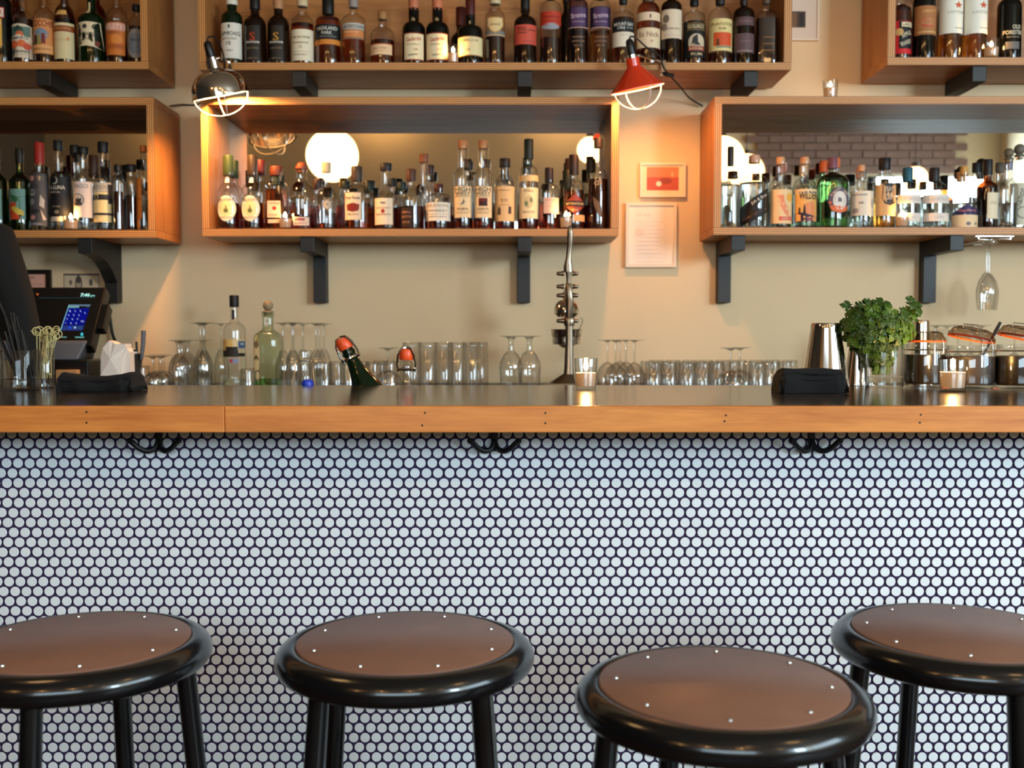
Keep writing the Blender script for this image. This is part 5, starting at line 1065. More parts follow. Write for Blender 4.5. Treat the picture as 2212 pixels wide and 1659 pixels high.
def glassware(kind):
    """list of (part name, mesh, material); mouth down at z = 0"""
    out = []
    if kind in ('flute', 'coupe', 'wine', 'goblet', 'nick'):
        H, rf, hs, bowl = stem_parts(kind); f = lambda z: H - z
        fine = []
        for i in range(len(bowl) - 1):
            for t in (0, .5): fine.append((bowl[i][0] * (1 - t) + bowl[i + 1][0] * t, bowl[i][1] * (1 - t) + bowl[i + 1][1] * t))
        fine.append(bowl[-1])
        b = MB().lathe([(.0001, f(hs))] + [(r, f(z)) for r, z in fine] + [(r - .0014, f(z + .0005)) for r, z in reversed(fine[1:])] + [(.0001, f(hs + .006))], 24)
        out.append(('bowl', b, 'clear'))
        rs = .0034 if kind != 'goblet' else .0075
        out.append(('stem', MB().lathe([(rs * 1.6, f(.006)), (rs * 1.05, f(.014)), (rs, f(hs * .6)), (rs * 1.15, f(hs))], 12), 'thick'))
        out.append(('foot', MB().lathe([(.0001, f(0)), (rf, f(.0005)), (rf, f(.002)), (rf * .4, f(.005)), (rs, f(.010))], 28), 'thick'))
        return out, H
    if kind == 'rocks': H, r0, r1 = .088, .0255, .029
    elif kind == 'highball': H, r0, r1 = .150, .031, .0335
    else: H, r0, r1 = .060, .022, .026
    f = lambda z: H - z; bt = .012 if kind != 'highball' else .016
    n = 24
    b = MB()
    b.lathe([(r1 - .0022, .0006), (r1 - .001, 0), (r1, .001), (r0 + .001, f(.004)), (r0 - .002, f(0))], n)
    b.lathe([(r1 - .0022, .0006), (r0 - .0026, f(bt)), (.0001, f(bt - .002))], n)
    out.append(('glass_wall', b, 'clear'))
    out.append(('base', MB().lathe([(.0001, f(.0005)), (r0 - .003, f(.0005)), (r0 - .0005, f(.004)), (r0 - .0003, f(bt - .001)), (.0001, f(bt - .001))], n), 'thick'))
    return out, H
_G = {}
_USED = [(P(506, 800, 3.60).x, 3.60, .040), (P(579, 800, 3.52).x, 3.52, .047), (P(1213, 800, 3.40).x, 3.38, .06), (P(1213, 800, 3.40).x, 3.47, .065), (P(1988, 800, 3.4).x, 3.4, .04), (P(244, 800, 3.24).x, 3.26, .06), (P(285, 800, 3.36).x, 3.37, .05)]
def free_y(x, Y, r):
    best = (-9, Y)
    for i in range(61):
        y = Y + ((i + 1) // 2) * (.012 if i % 2 else -.012)
        if y < 3.245 + r * .4 or y > 3.85 - r: continue
        cl = min([math.hypot(x - qx, y - qy) - qr for qx, qy, qr in _USED] + [r + .001])
        if cl > best[0] + .0005: best = (cl, y)
        if best[0] > r: break
    _USED.append((x, best[1], r)); return best[1]
_GR = dict(flute=.0315, coupe=.0465, wine=.0365, goblet=.0375, nick=.0315, rocks=.0292, highball=.034, shot=.027)
def place_glass(kind, nm, label, cat, loc, group, rz=0, upright=False):
    if abs(loc.z - ZB) < .001: loc = Vector((loc.x, free_y(loc.x, loc.y, _GR[kind]), loc.z))
    if kind not in _G:
        parts, H = glassware(kind)
        root = thing(nm, label, cat, loc, rz, group)
        for pn, mb, mt in parts: mb.build(pn, M[mt], root)
        _G[kind] = (root, H); r = root
    else:
        r = dup(_G[kind][0], loc, label, group, rz)
    return r
ORD = ['first', 'second', 'third', 'fourth', 'fifth', 'sixth', 'seventh', 'eighth', 'ninth', 'tenth', 'eleventh', 'twelfth']
def at(u, Y): return Vector((P(u, 800, Y).x, Y, ZB))
for i, (u, Y) in enumerate(((300, 3.30), (316, 3.34), (330, 3.30), (345, 3.36), (312, 3.42))):
    place_glass('nick', 'cocktail_glass', f'small upturned cocktail glass, {ORD[i]} in the cluster beside the paper bag', 'glass', at(u, Y), 'upturned cocktail glasses by the till', i)
for i, (u, Y) in enumerate(((360, 3.45), (374, 3.53), (387, 3.45), (402, 3.56))):
    place_glass('goblet', 'stem_glass', f'upturned short stemmed glass, {ORD[i]} in the cluster before the flutes', 'glass', at(u, Y), 'upturned short stemmed glasses', i)
for i, (u, Y) in enumerate(((427, 3.46), (437, 3.54), (449, 3.47), (462, 3.55))):
    place_glass('flute', 'champagne_flute', f'upturned champagne flute, {ORD[i]} in the group before the white-capped spirit', 'glass', at(u, Y), 'upturned champagne flutes', i)
for i, (u, Y) in enumerate(((614, 3.48), (632, 3.56), (646, 3.50), (655, 3.64))):
    place_glass('flute', 'champagne_flute', f'upturned champagne flute, {ORD[i]} behind the swing-top bottle', 'glass', at(u, Y), 'upturned champagne flutes', i)
for i, (u, Y) in enumerate(((688, 3.66), (699, 3.74), (706, 3.80))):
    place_glass('flute', 'champagne_flute', f'upturned champagne flute, {ORD[i]} of three farther back by the champagne bottle', 'glass', at(u, Y), 'upturned champagne flutes', i)
for i, (u, Y) in enumerate(((700, 3.44), (728, 3.50), (752, 3.44), (780, 3.52), (806, 3.44), (822, 3.60), (842, 3.54))):
    place_glass('rocks', 'tumbler', f'upturned short tumbler, {ORD[i]} of those behind the champagne bottle', 'glass', at(u, Y), 'upturned short tumblers', i)
place_glass('coupe', 'coupe_glass', 'upturned coupe glass beside the clear stoppered bottle', 'glass', at(838, 3.38), None)
for i in range(6):
    place_glass('highball', 'highball_glass', f'tall upturned highball glass, {ORD[i]} along the row from the stoppered bottle', 'glass', at((890, 925, 958, 988, 1018, 1034)[i], (3.62, 3.60, 3.60, 3.60, 3.58, 3.66)[i]), 'upturned highball glasses', i * .7)
for i, u in enumerate((1104, 1144)):
    place_glass('goblet', 'beer_glass', ('stemmed beer glass upturned beside the highballs', 'stemmed beer glass upturned beside the juicer')[i], 'glass', at(u, 3.40), 'upturned stemmed beer glasses', i).scale = (1.12, 1.12, 1.09)
for i, (u, Y) in enumerate(((1312, 3.50), (1330, 3.42), (1352, 3.56), (1373, 3.42), (1340, 3.62))):
    place_glass('wine', 'wine_glass', f'upturned wine glass, {ORD[i]} in the cluster behind the counter candle', 'glass', at(u, Y), 'upturned wine glasses', i).scale = (.98, .98, .86)
for i, (u, Y) in enumerate(((1578, 3.36), (1598, 3.46))):
    place_glass('coupe', 'coupe_glass', ('upturned coupe glass nearer the bar among the tumblers', 'upturned coupe glass behind another among the tumblers')[i], 'glass', at(u, Y), 'upturned coupe glasses', i)
k = 0
for rowi, (Y, us) in enumerate(((3.42, range(1412, 1560, 36)), (3.55, range(1400, 1720, 37)), (3.68, range(1418, 1740, 36)), (3.42, range(1632, 1690, 36)))):
    for i, u in enumerate(us):
        place_glass('rocks', 'tumbler', f'upturned short tumbler, {ORD[i]} in the {("front run after the wine glasses", "middle run", "rear run against the wall", "front run before the black towel")[rowi]}', 'glass', at(u, Y), 'upturned short tumblers', i)
for i, u in enumerate((2020, 2044, 2068, 2096, 2118, 2190)):
    g = place_glass('wine', 'wine_glass', f'upturned wine glass, {ORD[i]} along the wall behind the jars', 'glass', at(u, 3.74 if i % 2 else 3.66), 'upturned wine glasses', i); g.scale = (1, 1, 1.13)
place_glass('rocks', 'tumbler', 'empty tumbler standing between the till and the paper bag', 'glass', Vector((P(178, 800, 3.0).x, 3.252, ZB)), None).scale = (1.0, 1.0, .85)
place_glass('shot', 'shot_glass', 'small upturned glass between the two tall spirit bottles', 'glass', at(541, 3.5), None).scale = (1, 1, 1.1)
# hanging rack with two flutes under the gin shelf
zr = zz(507)
r = thing('glass_rack', 'chrome wire glass rack screwed under the gin shelf', 'rack', (P(2134, 520, 3.68).x, 3.68, zr))
for s in (-1, 1):
    MB().tube([(s * .055, -.05, 0), (s * .055, -.05, -.012), (s * .018, -.05, -.012), (s * .018, .17, -.012), (s * .055, .17, -.012), (s * .055, .17, 0)], .0025, 6).build('wire_rail', M['chrome'], r)
MB().box(-.065, .065, -.053, -.047, -.003, 0).build('cross_bar', M['chrome'], r, smooth=False)
for i, u in enumerate((2108, 2138)):
    g = place_glass('wine', 'wine_glass', ('wine glass hanging from the rack, the outer of two', 'wine glass hanging from the rack, nearer the frame edge')[i], 'glass', Vector((P(u, 650, 3.74).x, 3.66 + i * .09, zr - .012 - .185 * 1.28)), 'hanging wine glasses')
    g.scale = (.92, .92, 1.28)

# ================================================================== bottles on the back counter
B(None, 483, 530, 638, 656, 692, 716, 17, 'clear', 'clear spirit bottle with black stopper and cream, black and blue label on the back counter', 'clearl', 818, (18, 18, 18), [
    ('r', 508, 529, 733, 752, (226, 204, 160)), ('r', 484, 508, 733, 757, (222, 184, 110)), ('r', 493, 518, 749, 771, (44, 38, 36)), ('r', 484, 529, 757, 771, (44, 38, 36)), ('r', 519, 529.3, 737, 752, (70, 110, 170)), ('t', 'M', 525, 743, 4, 5, (226, 226, 230)), ('r', 519, 529, 756, 800, (222, 206, 180)), ('r', 518, 529, 763, 770, (50, 44, 40)), ('r', 501, 519, 775, 784, (140, 150, 190)), ('r', 502, 508, 776, 783, (190, 60, 60)),
    ('r', 497.5, 512.5, 669, 690, (40, 38, 42))], z0=ZB, Y=3.60, group='bottles on the back counter', k=(.75, .3))
B(None, 551, 608, 649, 676, 708, 736, 21, 'paleg', 'square pale green bottle with striped ball stopper and oval brown label', 'greenl', 816, (150, 130, 100), [
    ('e', 560, 766, 9, 45, (96, 78, 50)), ('e', 560, 766, 8, 43, (206, 176, 124)), ('e', 560, 744, 6, 8, (120, 96, 64)), ('t', 'FORTALEZA', 560, 776, 14, 4, (70, 56, 40)), ('p', [(554, 774), (560, 766), (566, 774)], (80, 64, 44)), ('e', 563, 811, 6, 12, (110, 90, 60)), ('e', 563, 811, 4, 9, (206, 176, 124)), ('r', 563, 589, 686, 705, (226, 210, 186)), ('e', 580, 693, 3, 4, (80, 74, 70))], z0=ZB, Y=3.52, group='bottles on the back counter', sq=.55, k=(.75, .35), ball=22)
# bottles standing in the steel well behind the bar
WZ = .80
wl = thing('bottle_well', 'steel bottle well fixed behind the bar counter', 'sink', (0, YK + .004, WZ))
MB().box(-.95, .1, 0, .26, -.02, 0).build('well_floor', M['steel'], wl, smooth=False)
MB().box(-.95, .1, .255, .26, 0, .12).build('well_lip', M['steel'], wl, smooth=False)
for x in (-.93, .08):
    for y in (.02, .24):
        MB().tube([(x, y, -.02), (x, y, -WZ + .001)], .014, 10).build('leg', M['steel'], wl)
def lathe_at(prof, T, name, m, parent, n=28): return MB().lathe(prof, n, M=T).build(name, M[m], parent)
def sparkling(label, pm, tilt, gl, L=.30):
    dz = L - .30
    mouth = pm
    ax = Vector((-math.sin(tilt), 0, math.cos(tilt)))
    base = mouth - ax * (L)
    T = Matrix.Rotation(-tilt, 4, 'Y') @ Matrix.Translation((0, 0, dz))
    root = thing('sparkling_bottle', label, 'bottle', base, 0, 'stoppered bottles in the well behind the bar')
    pr = [(.0001, .008 - dz), (.030, .004 - dz), (.040, -dz), (.043, .006 - dz), (.0435, .14)] + bez((.0435, .14), (.0435, .19), (.019, .215), (.0155, .268), 10)[1:] + [(.0150, .276), (.0172, .278), (.0172, .286), (.0150, .288), (.0150, .298), (.013, .30)]
    lathe_at(pr, T, 'glass_body', gl, root)
    lathe_at([(.0165, .292), (.0185, .296), (.0185, .316), (.0165, .320), (.0001, .321)], T, 'stopper', 'orange', root)
    b = MB()
    for s in (-1, 1):
        pts = [Vector((s * .021, -.004, .262)), Vector((s * .024, -.006, .28)), Vector((s * .021, -.010, .305)), Vector((s * .012, -.014, .322)), Vector((0, -.012, .325))]
        b.tube([T @ p for p in pts], .0030, 6)
    b.tube([T @ Vector((.0215 * math.cos(a), .0215 * math.sin(a), .268)) for a in [i * PI / 10 for i in range(20)]], .0040, 6, closed=True)
    b.build('lever_clamp', M['chrome'], root)
    return root
mth = P(746, 748, 2.625)
sparkling('dark green champagne bottle leaning over with orange stopper, behind the bar', mth, math.radians(27), 'dgreen', .36)
mth = P(878, 771, 2.77)
sparkling('clear sparkling bottle upright with orange stopper, behind the bar', mth, 0.0, 'clear', mth.z - WZ - .001)
Y = 2.63; c = P(660, 780, Y)
sw = thing('swing_top_bottle', 'clear swing-top bottle with wire bail and blue stopper behind the bar', 'bottle', (c.x, Y, WZ))
zt = P(660, 757, Y).z - WZ
MB().lathe([(.0001, .004), (.034, 0), (.036, .006), (.036, .10), (.034, .13), (.0165, zt - .065), (.0155, zt - .035), (.0175, zt - .030), (.0175, zt - .022), (.015, zt - .018), (.0165, zt - .006), (.0165, zt - .001), (.013, zt)], 28).build('glass_body', M['clear'], sw)
b = MB()
for s in (-1, 1):
    b.tube(spline([(s * .0185, -.004, zt - .026), (s * .026, -.012, zt - .032), (s * .022, -.018, zt - .046), (s * .028, -.03, zt - .085)], 5), .0014, 6)
b.tube([(.0185 * math.cos(a), .0185 * math.sin(a), zt - .026) for a in [i * PI / 10 for i in range(20)]], .0013, 6, closed=True)
b.build('wire_bail', M['wire'], sw)
MB().lathe([(.0001, -.012), (.010, -.012), (.014, -.006), (.0145, .004), (.011, .011), (.0001, .013)], 20, (.012, -.038, zt - .082), M=None).build('stopper', M['blue'], sw)

# ================================================================== juicer
Y = 3.40; x = P(1226, 830, Y).x
jz = lambda v: P(CX, v, Y).z - ZB
jx = lambda u: P(u, 700, Y).x - x
j = thing('citrus_juicer', 'cast metal lever citrus juicer on the back counter, its handle raised', 'juicer', (x, Y, ZB))
def stack(name, rows, m='alu', dep=.8):
    b = MB(); vs = []; n = 12
    for (u0_, u1_, v, dy) in rows:
        cx_ = (jx(u0_) + jx(u1_)) / 2; hw = (jx(u1_) - jx(u0_)) / 2
        for i in range(n):
            a = 2 * PI * i / n; kk = sqf(a, .3)
            vs.append((cx_ + hw * kk * math.sin(a), dy - hw * dep * kk * math.cos(a), jz(v)))
    fs = [(r * n + i, r * n + (i + 1) % n, (r + 1) * n + (i + 1) % n, (r + 1) * n + i) for r in range(len(rows) - 1) for i in range(n)]
    fs += [tuple(range(n)), tuple(range(len(rows) * n - 1, (len(rows) - 1) * n - 1, -1))]
    return b.add(vs, fs).build(name, M[m], j)
stack('column', [(1217, 1240, 815, 0), (1219, 1239, 795, 0), (1221, 1238, 740, 0), (1221, 1238, 705, 0), (1221, 1239, 690, 0)])
b = MB(); zt_ = jz(808)
b.box(jx(1180), jx(1245), -.05, .14, 0, .012); bevel(b.build('base', M['alu'], j, smooth=False), .006)
stack('base_fillet', [(1185, 1243, 828, 0), (1200, 1241, 818, 0), (1216, 1240, 808, 0)])
stack('hinge_block', [(1219, 1240, 704, 0), (1218, 1241, 698, 0), (1218, 1241, 688, 0), (1220, 1239, 684, 0)])
stack('link_arm', [(1221, 1237, 686, -.004), (1222, 1238, 650, -.012), (1221, 1235, 625, -.014), (1221, 1233, 612, -.010)])
stack('upper_link', [(1223, 1232, 618, 0), (1223, 1233, 600, 0), (1221, 1234, 588, 0)])
stack('handle', [(1217, 1237, 588, -.005), (1217, 1236, 576, -.006), (1221, 1233, 560, -.008), (1224, 1236, 530, -.012), (1224, 1237, 505, -.016), (1225, 1235, 494, -.018), (1227, 1233, 489, -.018)])
for v in (591, 619, 638, 693):
    for s, ua, ub in ((-1, 1218, 1202), (1, 1236, 1249)):
        p0, p1 = jx(ua), jx(ub); zv = jz(v)
        q = Matrix.Translation((p0, 0, zv)) @ Matrix.Rotation(s * PI / 2, 4, 'Y'); Lh = abs(p1 - p0)
        MB().lathe([(.0085, 0), (.0085, Lh * .3), (.007, Lh * .35), (.0065, Lh * .8), (.0045, Lh), (.0001, Lh)], 10, M=q).build('bolt', M['alu'], j)
MB().lathe([(.0001, jz(686)), (.030, jz(684)), (.0405, jz(676)), (.041, jz(668)), (.036, jz(656)), (.024, jz(648)), (.0001, jz(645))], 28, (0, .075, 0)).build('press_dome', M['steel'], j)
MB().tube([(0, .075, jz(648)), (0, .075, jz(630)), (0, .01, jz(625))], .011, 10).build('ram', M['alu'], j)
MB().lathe([(.012, jz(752)), (.028, jz(746)), (.046, jz(744)), (.047, jz(728)), (.049, jz(727)), (.0515, jz(712)), (.053, jz(711)), (.051, jz(711)), (.045, jz(728)), (.02, jz(740)), (.0001, jz(740))], 32, (0, .075, 0)).build('cup', M['steel'], j)
MB().tube([(0, .0, jz(735)), (0, .05, jz(738))], .012, 10).build('cup_arm', M['alu'], j)
MB().tube(spline([(jx(1252), -.01, jz(688)), (jx(1258), -.01, jz(690)), (jx(1254), -.005, jz(706)), (jx(1244), .02, jz(718))], 5), .001, 5).build('wire', M['wire'], j)

# ================================================================== things on the bar counter
def tumbler(label, u, vb, ru, vt, thick=.025):
    p = on_z(u, vb, ZC); R = (P(u + ru, 800, p.y).x - P(u - ru, 800, p.y).x) / 2; H = P(u, vt, p.y).z - ZC
    root = thing('tumbler', label, 'glass', p, 0, 'glasses of straws and picks on the bar')
    b = MB().lathe([(R * .93, .003), (R * .95, .006), (R, H - .001), (R * .97, H), (R * .94, H - .002), (R * .88, thick)], 32)
    b.build('glass_wall', M['clear'], root)
    MB().lathe([(.0001, .0003), (R * .90, .0003), (R * .945, .004), (R * .93, thick), (.0001, thick - .003)], 32).build('base', M['thick'], root)
    return root, p, R, H
g1, p1, R1, H1 = tumbler('thick-based glass full of black straws at the end of the bar', 46, 843, 42, 756)
g2, p2, R2, H2 = tumbler('glass of bamboo picks behind the straw glass', 98, 838, 20, 752, .02)
g3, p3, R3, H3 = tumbler('glass at the very edge of the frame behind the straw glass', -8, 841, 16, 740, .02)
random.seed(11)
s0 = None
for i in range(22):
    a = random.random() * 2 * PI; rr = R1 * .80 * math.sqrt(random.random())
    base = Vector((rr * math.cos(a) * .85 + .006, rr * math.sin(a) * .85, .031))
    L = .205 if i < 3 else random.uniform(.09, .14)
    tx = -.42 if i < 3 else random.uniform(-.34, -.10); ty = random.uniform(-.03, .03)
    # keep the straw inside the rim
    d = Vector((tx, ty, 1)).normalized()
    zr_ = H1; xr_ = base.x + d.x / d.z * (zr_ - base.z); base.x += max(0, -R1 * .84 - xr_) ; base.x = min(base.x, R1 * .78)
    if s0 is None:
        s0 = MB().tube([(0, 0, 0), (0, 0, .2)], .0026, 8).build('straw', M['rubber']); o = s0
    else:
        o = s0.copy(); C.objects.link(o)
    o.location = p1 + base; o.rotation_euler = Vector((0, 0, 1)).rotation_difference(d).to_euler(); o.scale = (1, 1, L / .2)
    tag(o, 'thin black straw standing in the thick-based glass', 'straw', 'black straws in the glass')
s0 = None
for i in range(20):
    a = random.random() * 2 * PI; rr = R2 * .7 * math.sqrt(random.random())
    base = Vector((rr * math.cos(a), rr * math.sin(a), .022))
    if s0 is None:
        pts = [(0, 0, 0), (0, 0, .094)] + [(.0 + .009 * math.sin(t), .003 * math.sin(t * .5), .103 - .009 * math.cos(t)) for t in [k * PI / 8 for k in range(1, 17)]] + [(-.004, .003, .100), (-.012, .005, .104)]
        s0 = MB().tube(pts, .0012, 6).build('cocktail_pick', M['bamboo']); o = s0
    else:
        o = s0.copy(); C.objects.link(o)
    d = Vector((random.uniform(-.02, .36), random.uniform(-.15, .15), 1)).normalized()
    base.x -= d.x * .05
    base.x = max(-R2 * .75, base.x)
    o.location = p2 + base; q = Vector((0, 0, 1)).rotation_difference(d); o.rotation_euler = (q.to_matrix() @ Matrix.Rotation(random.uniform(-.6, .6), 3, 'Z')).to_euler()
    o.scale = (1, 1, random.uniform(.86, 1.08))
    tag(o, 'bamboo pick with a knotted loop, standing in the smaller glass', 'pick', 'bamboo picks in the glass')

def towel(name, label, outline, dep, vb, seed, folds):
    """folded cloth; outline is its front silhouette in the frame, from one end to the other along the top"""
    random.seed(seed)
    cu = sum(p[0] for p in outline) / len(outline)
    g = on_z(cu, vb, ZC); Y = g.y
    root = thing(name, label, 'cloth', g)
    n = len(outline); vs = []; rows = 9
    q = [P(u, v, Y) - g for u, v in outline]
    for p in q: p.z = max(p.z, .0006)
    base = [Vector((p.x, 0, .0006)) for p in q]
    # cross sections front to back: rises from the counter, rolls over the top, comes down behind
    prof = [(0, 0), (-.006, .25), (-.007, .55), (-.003, .85), (.006, .985), (.02, 1.0), (dep * .5, .96), (dep - .01, .9), (dep, .6), (dep, 0)]
    for yy, k in prof:
        for i, p in enumerate(q):
            t = i / (n - 1)
            vs.append((p.x * (1 + .015 * math.sin(k * 9)) , yy + .006 * math.sin(i * 1.7 + seed), .0006 + p.z * k + (.0012 * math.sin(i * 2.3 + yy * 60) if 0 < k else 0)))
    m = len(prof)
    fs = [(r * n + i, r * n + i + 1, (r + 1) * n + i + 1, (r + 1) * n + i) for r in range(m - 1) for i in range(n - 1)]
    fs += [tuple(r * n for r in range(m)), tuple(r * n + n - 1 for r in range(m - 1, -1, -1))]
    o = MB().add(vs, fs).build('cloth_fold', M['cloth'], root)
    bevel(o, .003, 2)
    for f_ in folds:
        pts = [P(u, v, Y - .012) - g for u, v in f_]
        for p in pts: p.z = max(p.z, .004)
        MB().tube(spline([Vector((p.x, -.006, p.z)) for p in pts], 4), [.0035] * ((len(pts) - 1) * 4 + 1), 6).build('hem', M['cloth'], root)
    return root
towel('folded_napkin', 'folded black cloth napkin lying on the bar before the till', [(124, 846), (125, 838), (127, 812), (130, 806), (150, 810), (170, 813), (190, 814), (215, 813), (240, 812), (262, 809), (272, 804), (280, 812), (284, 826), (290, 835), (285, 842), (280, 846)], .09, 847, 2, [[(130, 820), (180, 822), (240, 821), (276, 816)]])
towel('folded_towel', 'folded black bar towel on the counter before the steel shaker', [(1683, 838), (1684, 830), (1688, 815), (1693, 797), (1720, 796.5), (1750, 796.5), (1780, 796.5), (1806, 797), (1824, 800), (1827, 812), (1829, 826), (1831, 836), (1829, 846)], .07, 850, 5, [[(1694, 806), (1740, 806), (1822, 807)], [(1690, 818), (1745, 819), (1826, 818)]])

# shaker tins
def tin(label, u0, u1, vt, vb, wtop, Y=None):
    c_ = on_z((u0 + u1) / 2, vb, ZC) if Y is None else None
    Y = Y or c_.y; p = Vector((P((u0 + u1) / 2, vb, Y).x, Y, ZC if c_ else ZB)); R = (P(u1, vb, Y).x - P(u0, vb, Y).x) / 2; H = P(CX, vt, Y).z - p.z; Rt = R * wtop
    root = thing('shaker_tin', label, 'shaker', p, 0, 'polished steel shaker tins')
    MB().lathe([(R * .97, .0), (R, .0005), (R * 1.01, .003), (R, .006), (Rt * 1.01, H - .012), (Rt * 1.0, H - .004), (Rt * .94, H), (Rt * .80, H - .0005), (Rt * .78, H - .003), (.0001, H - .003)], 48).build('tin_body', M['steel'], root)
    MB().lathe([(R * .97, .0003), (R * 1.014, .0015), (R * 1.014, .0035), (R, .0045)], 48).build('rolled_rim', M['chrome'], root)
    return root
tin('tall polished steel shaker tin upturned behind the black towel', 1731, 1832, 698, 836, .62)
tin('polished steel shaker tin half hidden by the herb jar', 1822, 1880, 742, 833, .62)
tin('steel shaker tin on the back counter, its top showing past the parsley', 1966, 2010, 692, 826, .80, 3.4)

# preserving jars
def jar(label, u0, u1, vb, vrim, vlid, fillc, lid='shut'):
    p = on_z((u0 + u1) / 2, vb, ZC); Y = p.y; R = (P(u1, 800, Y).x - P(u0, 800, Y).x) / 2
    zr_ = P(CX, vrim, Y).z - ZC; zl_ = P(CX, vlid, Y).z - ZC
    root = thing('preserving_jar', label, 'jar', p, 0, 'clip-top preserving jars')
    MB().lathe([(.0001, .004), (R * .90, .001), (R * .98, .006), (R, .014), (R, zr_ - .020), (R * .95, zr_ - .012), (R * .90, zr_ - .009), (R * .92, zr_ - .004), (R * .92, zr_), (R * .86, zr_), (R * .86, zr_ - .010)], 36).build('glass_body', M['clear'], root)
    MB().lathe([(.0001, .008), (R * .90, .008), (R * .95, .015), (R * .95, (zr_ - .02) * .93), (.0001, (zr_ - .02) * .93)], 32).build('contents', M[fillc], root)
    lidp = [(R * .88, 0), (R * .93, .002), (R * .93, .006), (R * .84, .010), (R * .78, .018), (R * .6, .022), (R * .5, .019), (.0001, .019)]
    T = Matrix.Translation((0, 0, zr_ + .006)) if lid == 'shut' else Matrix.Translation((.006, .01, zr_ + .017)) @ Matrix.Rotation(.14, 4, 'Y') @ Matrix.Rotation(.16, 4, 'X')
    lo = MB().lathe(lidp, 36, M=T).build('lid', M['lidg'], root)
    gk = MB().lathe([(R * .80, -.003), (R * .93, -.003), (R * .95, -.001), (R * .93, .0012), (R * .80, .0012)], 36, M=T)
    if lid != 'shut': gk.box(-R * 1.16, -R * .9, -.008, .008, -.003, .001)
    gk.build('gasket', M['gasket'], lo)
    b = MB()
    for s in (-1, 1):
        a0 = .55 if s > 0 else .05
        b.tube(spline([(R * 1.0 * math.sin(a0), -R * 1.0 * math.cos(a0), zr_ - .022), (R * 1.03 * math.sin(a0), -R * 1.03 * math.cos(a0), zr_ - .008), (R * .98 * math.sin(a0), -R * .98 * math.cos(a0), zr_ + .006), (R * .90 * math.sin(a0), -R * .90 * math.cos(a0), zr_ + .014)], 4), .0015, 6)
    b.tube([(R * .955 * math.sin(a), -R * .955 * math.cos(a), zr_ - .0145) for a in [i * PI / 16 for i in range(32)]], .0014, 6, closed=True)
    b.build('wire_clip', M['wire'], root)
    if lid != 'shut':
        MB().tube([T @ Vector((-.028, -.01, .019)), T @ Vector((-.028, -.01, .030)), T @ Vector((.004, -.01, .032)), T @ Vector((.006, -.01, .019))], .0012, 6).build('lid_wire', M['wire'], lo)
    return root
jar('clip-top jar of dark preserve beside the parsley, lid shut', 1953, 2042, 836, 742, 728, 'pickle')
jar('clip-top jar with its glass lid tipped open, behind the counter candle', 2042, 2147, 838, 746, 706, 'backwood', 'open')
jar('clip-top jar of dark leaves at the frame edge with a spoon', 2150, 2252, 839, 744, 720, 'pickle', 'open')
a = P(2161, 696, 2.50); b_ = on_z(2215, 838, ZC + .01); b_.y = 2.50
tag(MB().tube([a, a.lerp(b_, .15), a.lerp(b_, .3), b_], [.0035, .0045, .0026, .0022], 8).build('bar_spoon', M['blackmetal']), 'dark spoon handle leaning out behind the last preserving jar', 'spoon')

# parsley in a glass
pg = on_z(1905, 837, ZC); Rg = (P(1950, 800, pg.y).x - P(1860, 800, pg.y).x) / 2; Hg = P(1905, 742, pg.y).z - ZC
hg = thing('herb_glass', 'thick straight glass holding the parsley on the bar', 'glass', pg)
MB().lathe([(Rg * .97, .002), (Rg, .004), (Rg, Hg - .001), (Rg * .97, Hg), (Rg * .94, Hg - .002), (Rg * .93, .026)], 32).build('glass_wall', M['clear'], hg)
MB().lathe([(.0001, .0003), (Rg * .95, .0003), (Rg * .97, .004), (Rg * .95, .024), (.0001, .022)], 32).build('base', M['thick'], hg)
random.seed(21)
pb = thing('parsley_bunch', 'bushy bunch of green parsley standing in the thick glass', 'herbs', pg)
def leaf_mesh(seed):
    random.seed(seed); b = MB(); 
    def lobe(ang, L, W, ox, oy):
        ca, sa = math.cos(ang), math.sin(ang)
        pts = [(0, 0), (.30, .55), (.42, .42), (.55, .9), (.68, .55), (.80, .62), (.90, .28), (1.05, 0)]
        o = [(x * L, y * W) for x, y in pts] + [(x * L, -y * W) for x, y in reversed(pts[1:-1])]
        vs = []
        for x, y in o: vs.append((ox + x * ca - y * sa, oy + x * sa + y * ca, .0025 * math.sin(x * 140) + random.uniform(-.0016, .0016) - 5 * x * x))
        b.add(vs, [tuple(range(len(vs)))])
    lobe(PI / 2, .022, .010, 0, .004); lobe(PI / 2 + 1.0, .018, .009, -.001, .001); lobe(PI / 2 - 1.0, .018, .009, .001, .001)
    lobe(PI / 2 + 1.9, .010, .006, 0, 0); lobe(PI / 2 - 1.9, .010, .006, 0, 0)
    return b
protos = []
cx_, cz_ = P(1895, 720, pg.y).x - pg.x, P(1895, 720, pg.y).z - ZC
hx, hz = (P(1975, 700, pg.y).x - P(1817, 700, pg.y).x) / 2, (P(1900, 645, pg.y).z - P(1900, 805, pg.y).z) / 2
sm_ = MB(); leaves = []
for i in range(230):
    while True:
        v = Vector((random.uniform(-1, 1), random.uniform(-1, 1), random.uniform(-1, 1)))
        if .30 < v.length < 1: break
    w_ = 1.0 if v.z > -.2 else .72
    p = Vector((cx_ + v.x * hx * w_ * .90, v.y * .062, cz_ + v.z * hz * .86))
    if p.z < .055: p.z = .055 + random.random() * .02
    if p.z < Hg * .80 or (p.z < Hg + .01 and abs(p.x) < Rg * 1.1): p.x = max(-Rg * .78, min(Rg * .78, p.x)); p.y = max(-Rg * .6, min(Rg * .6, p.y))
    leaves.append((p, v))
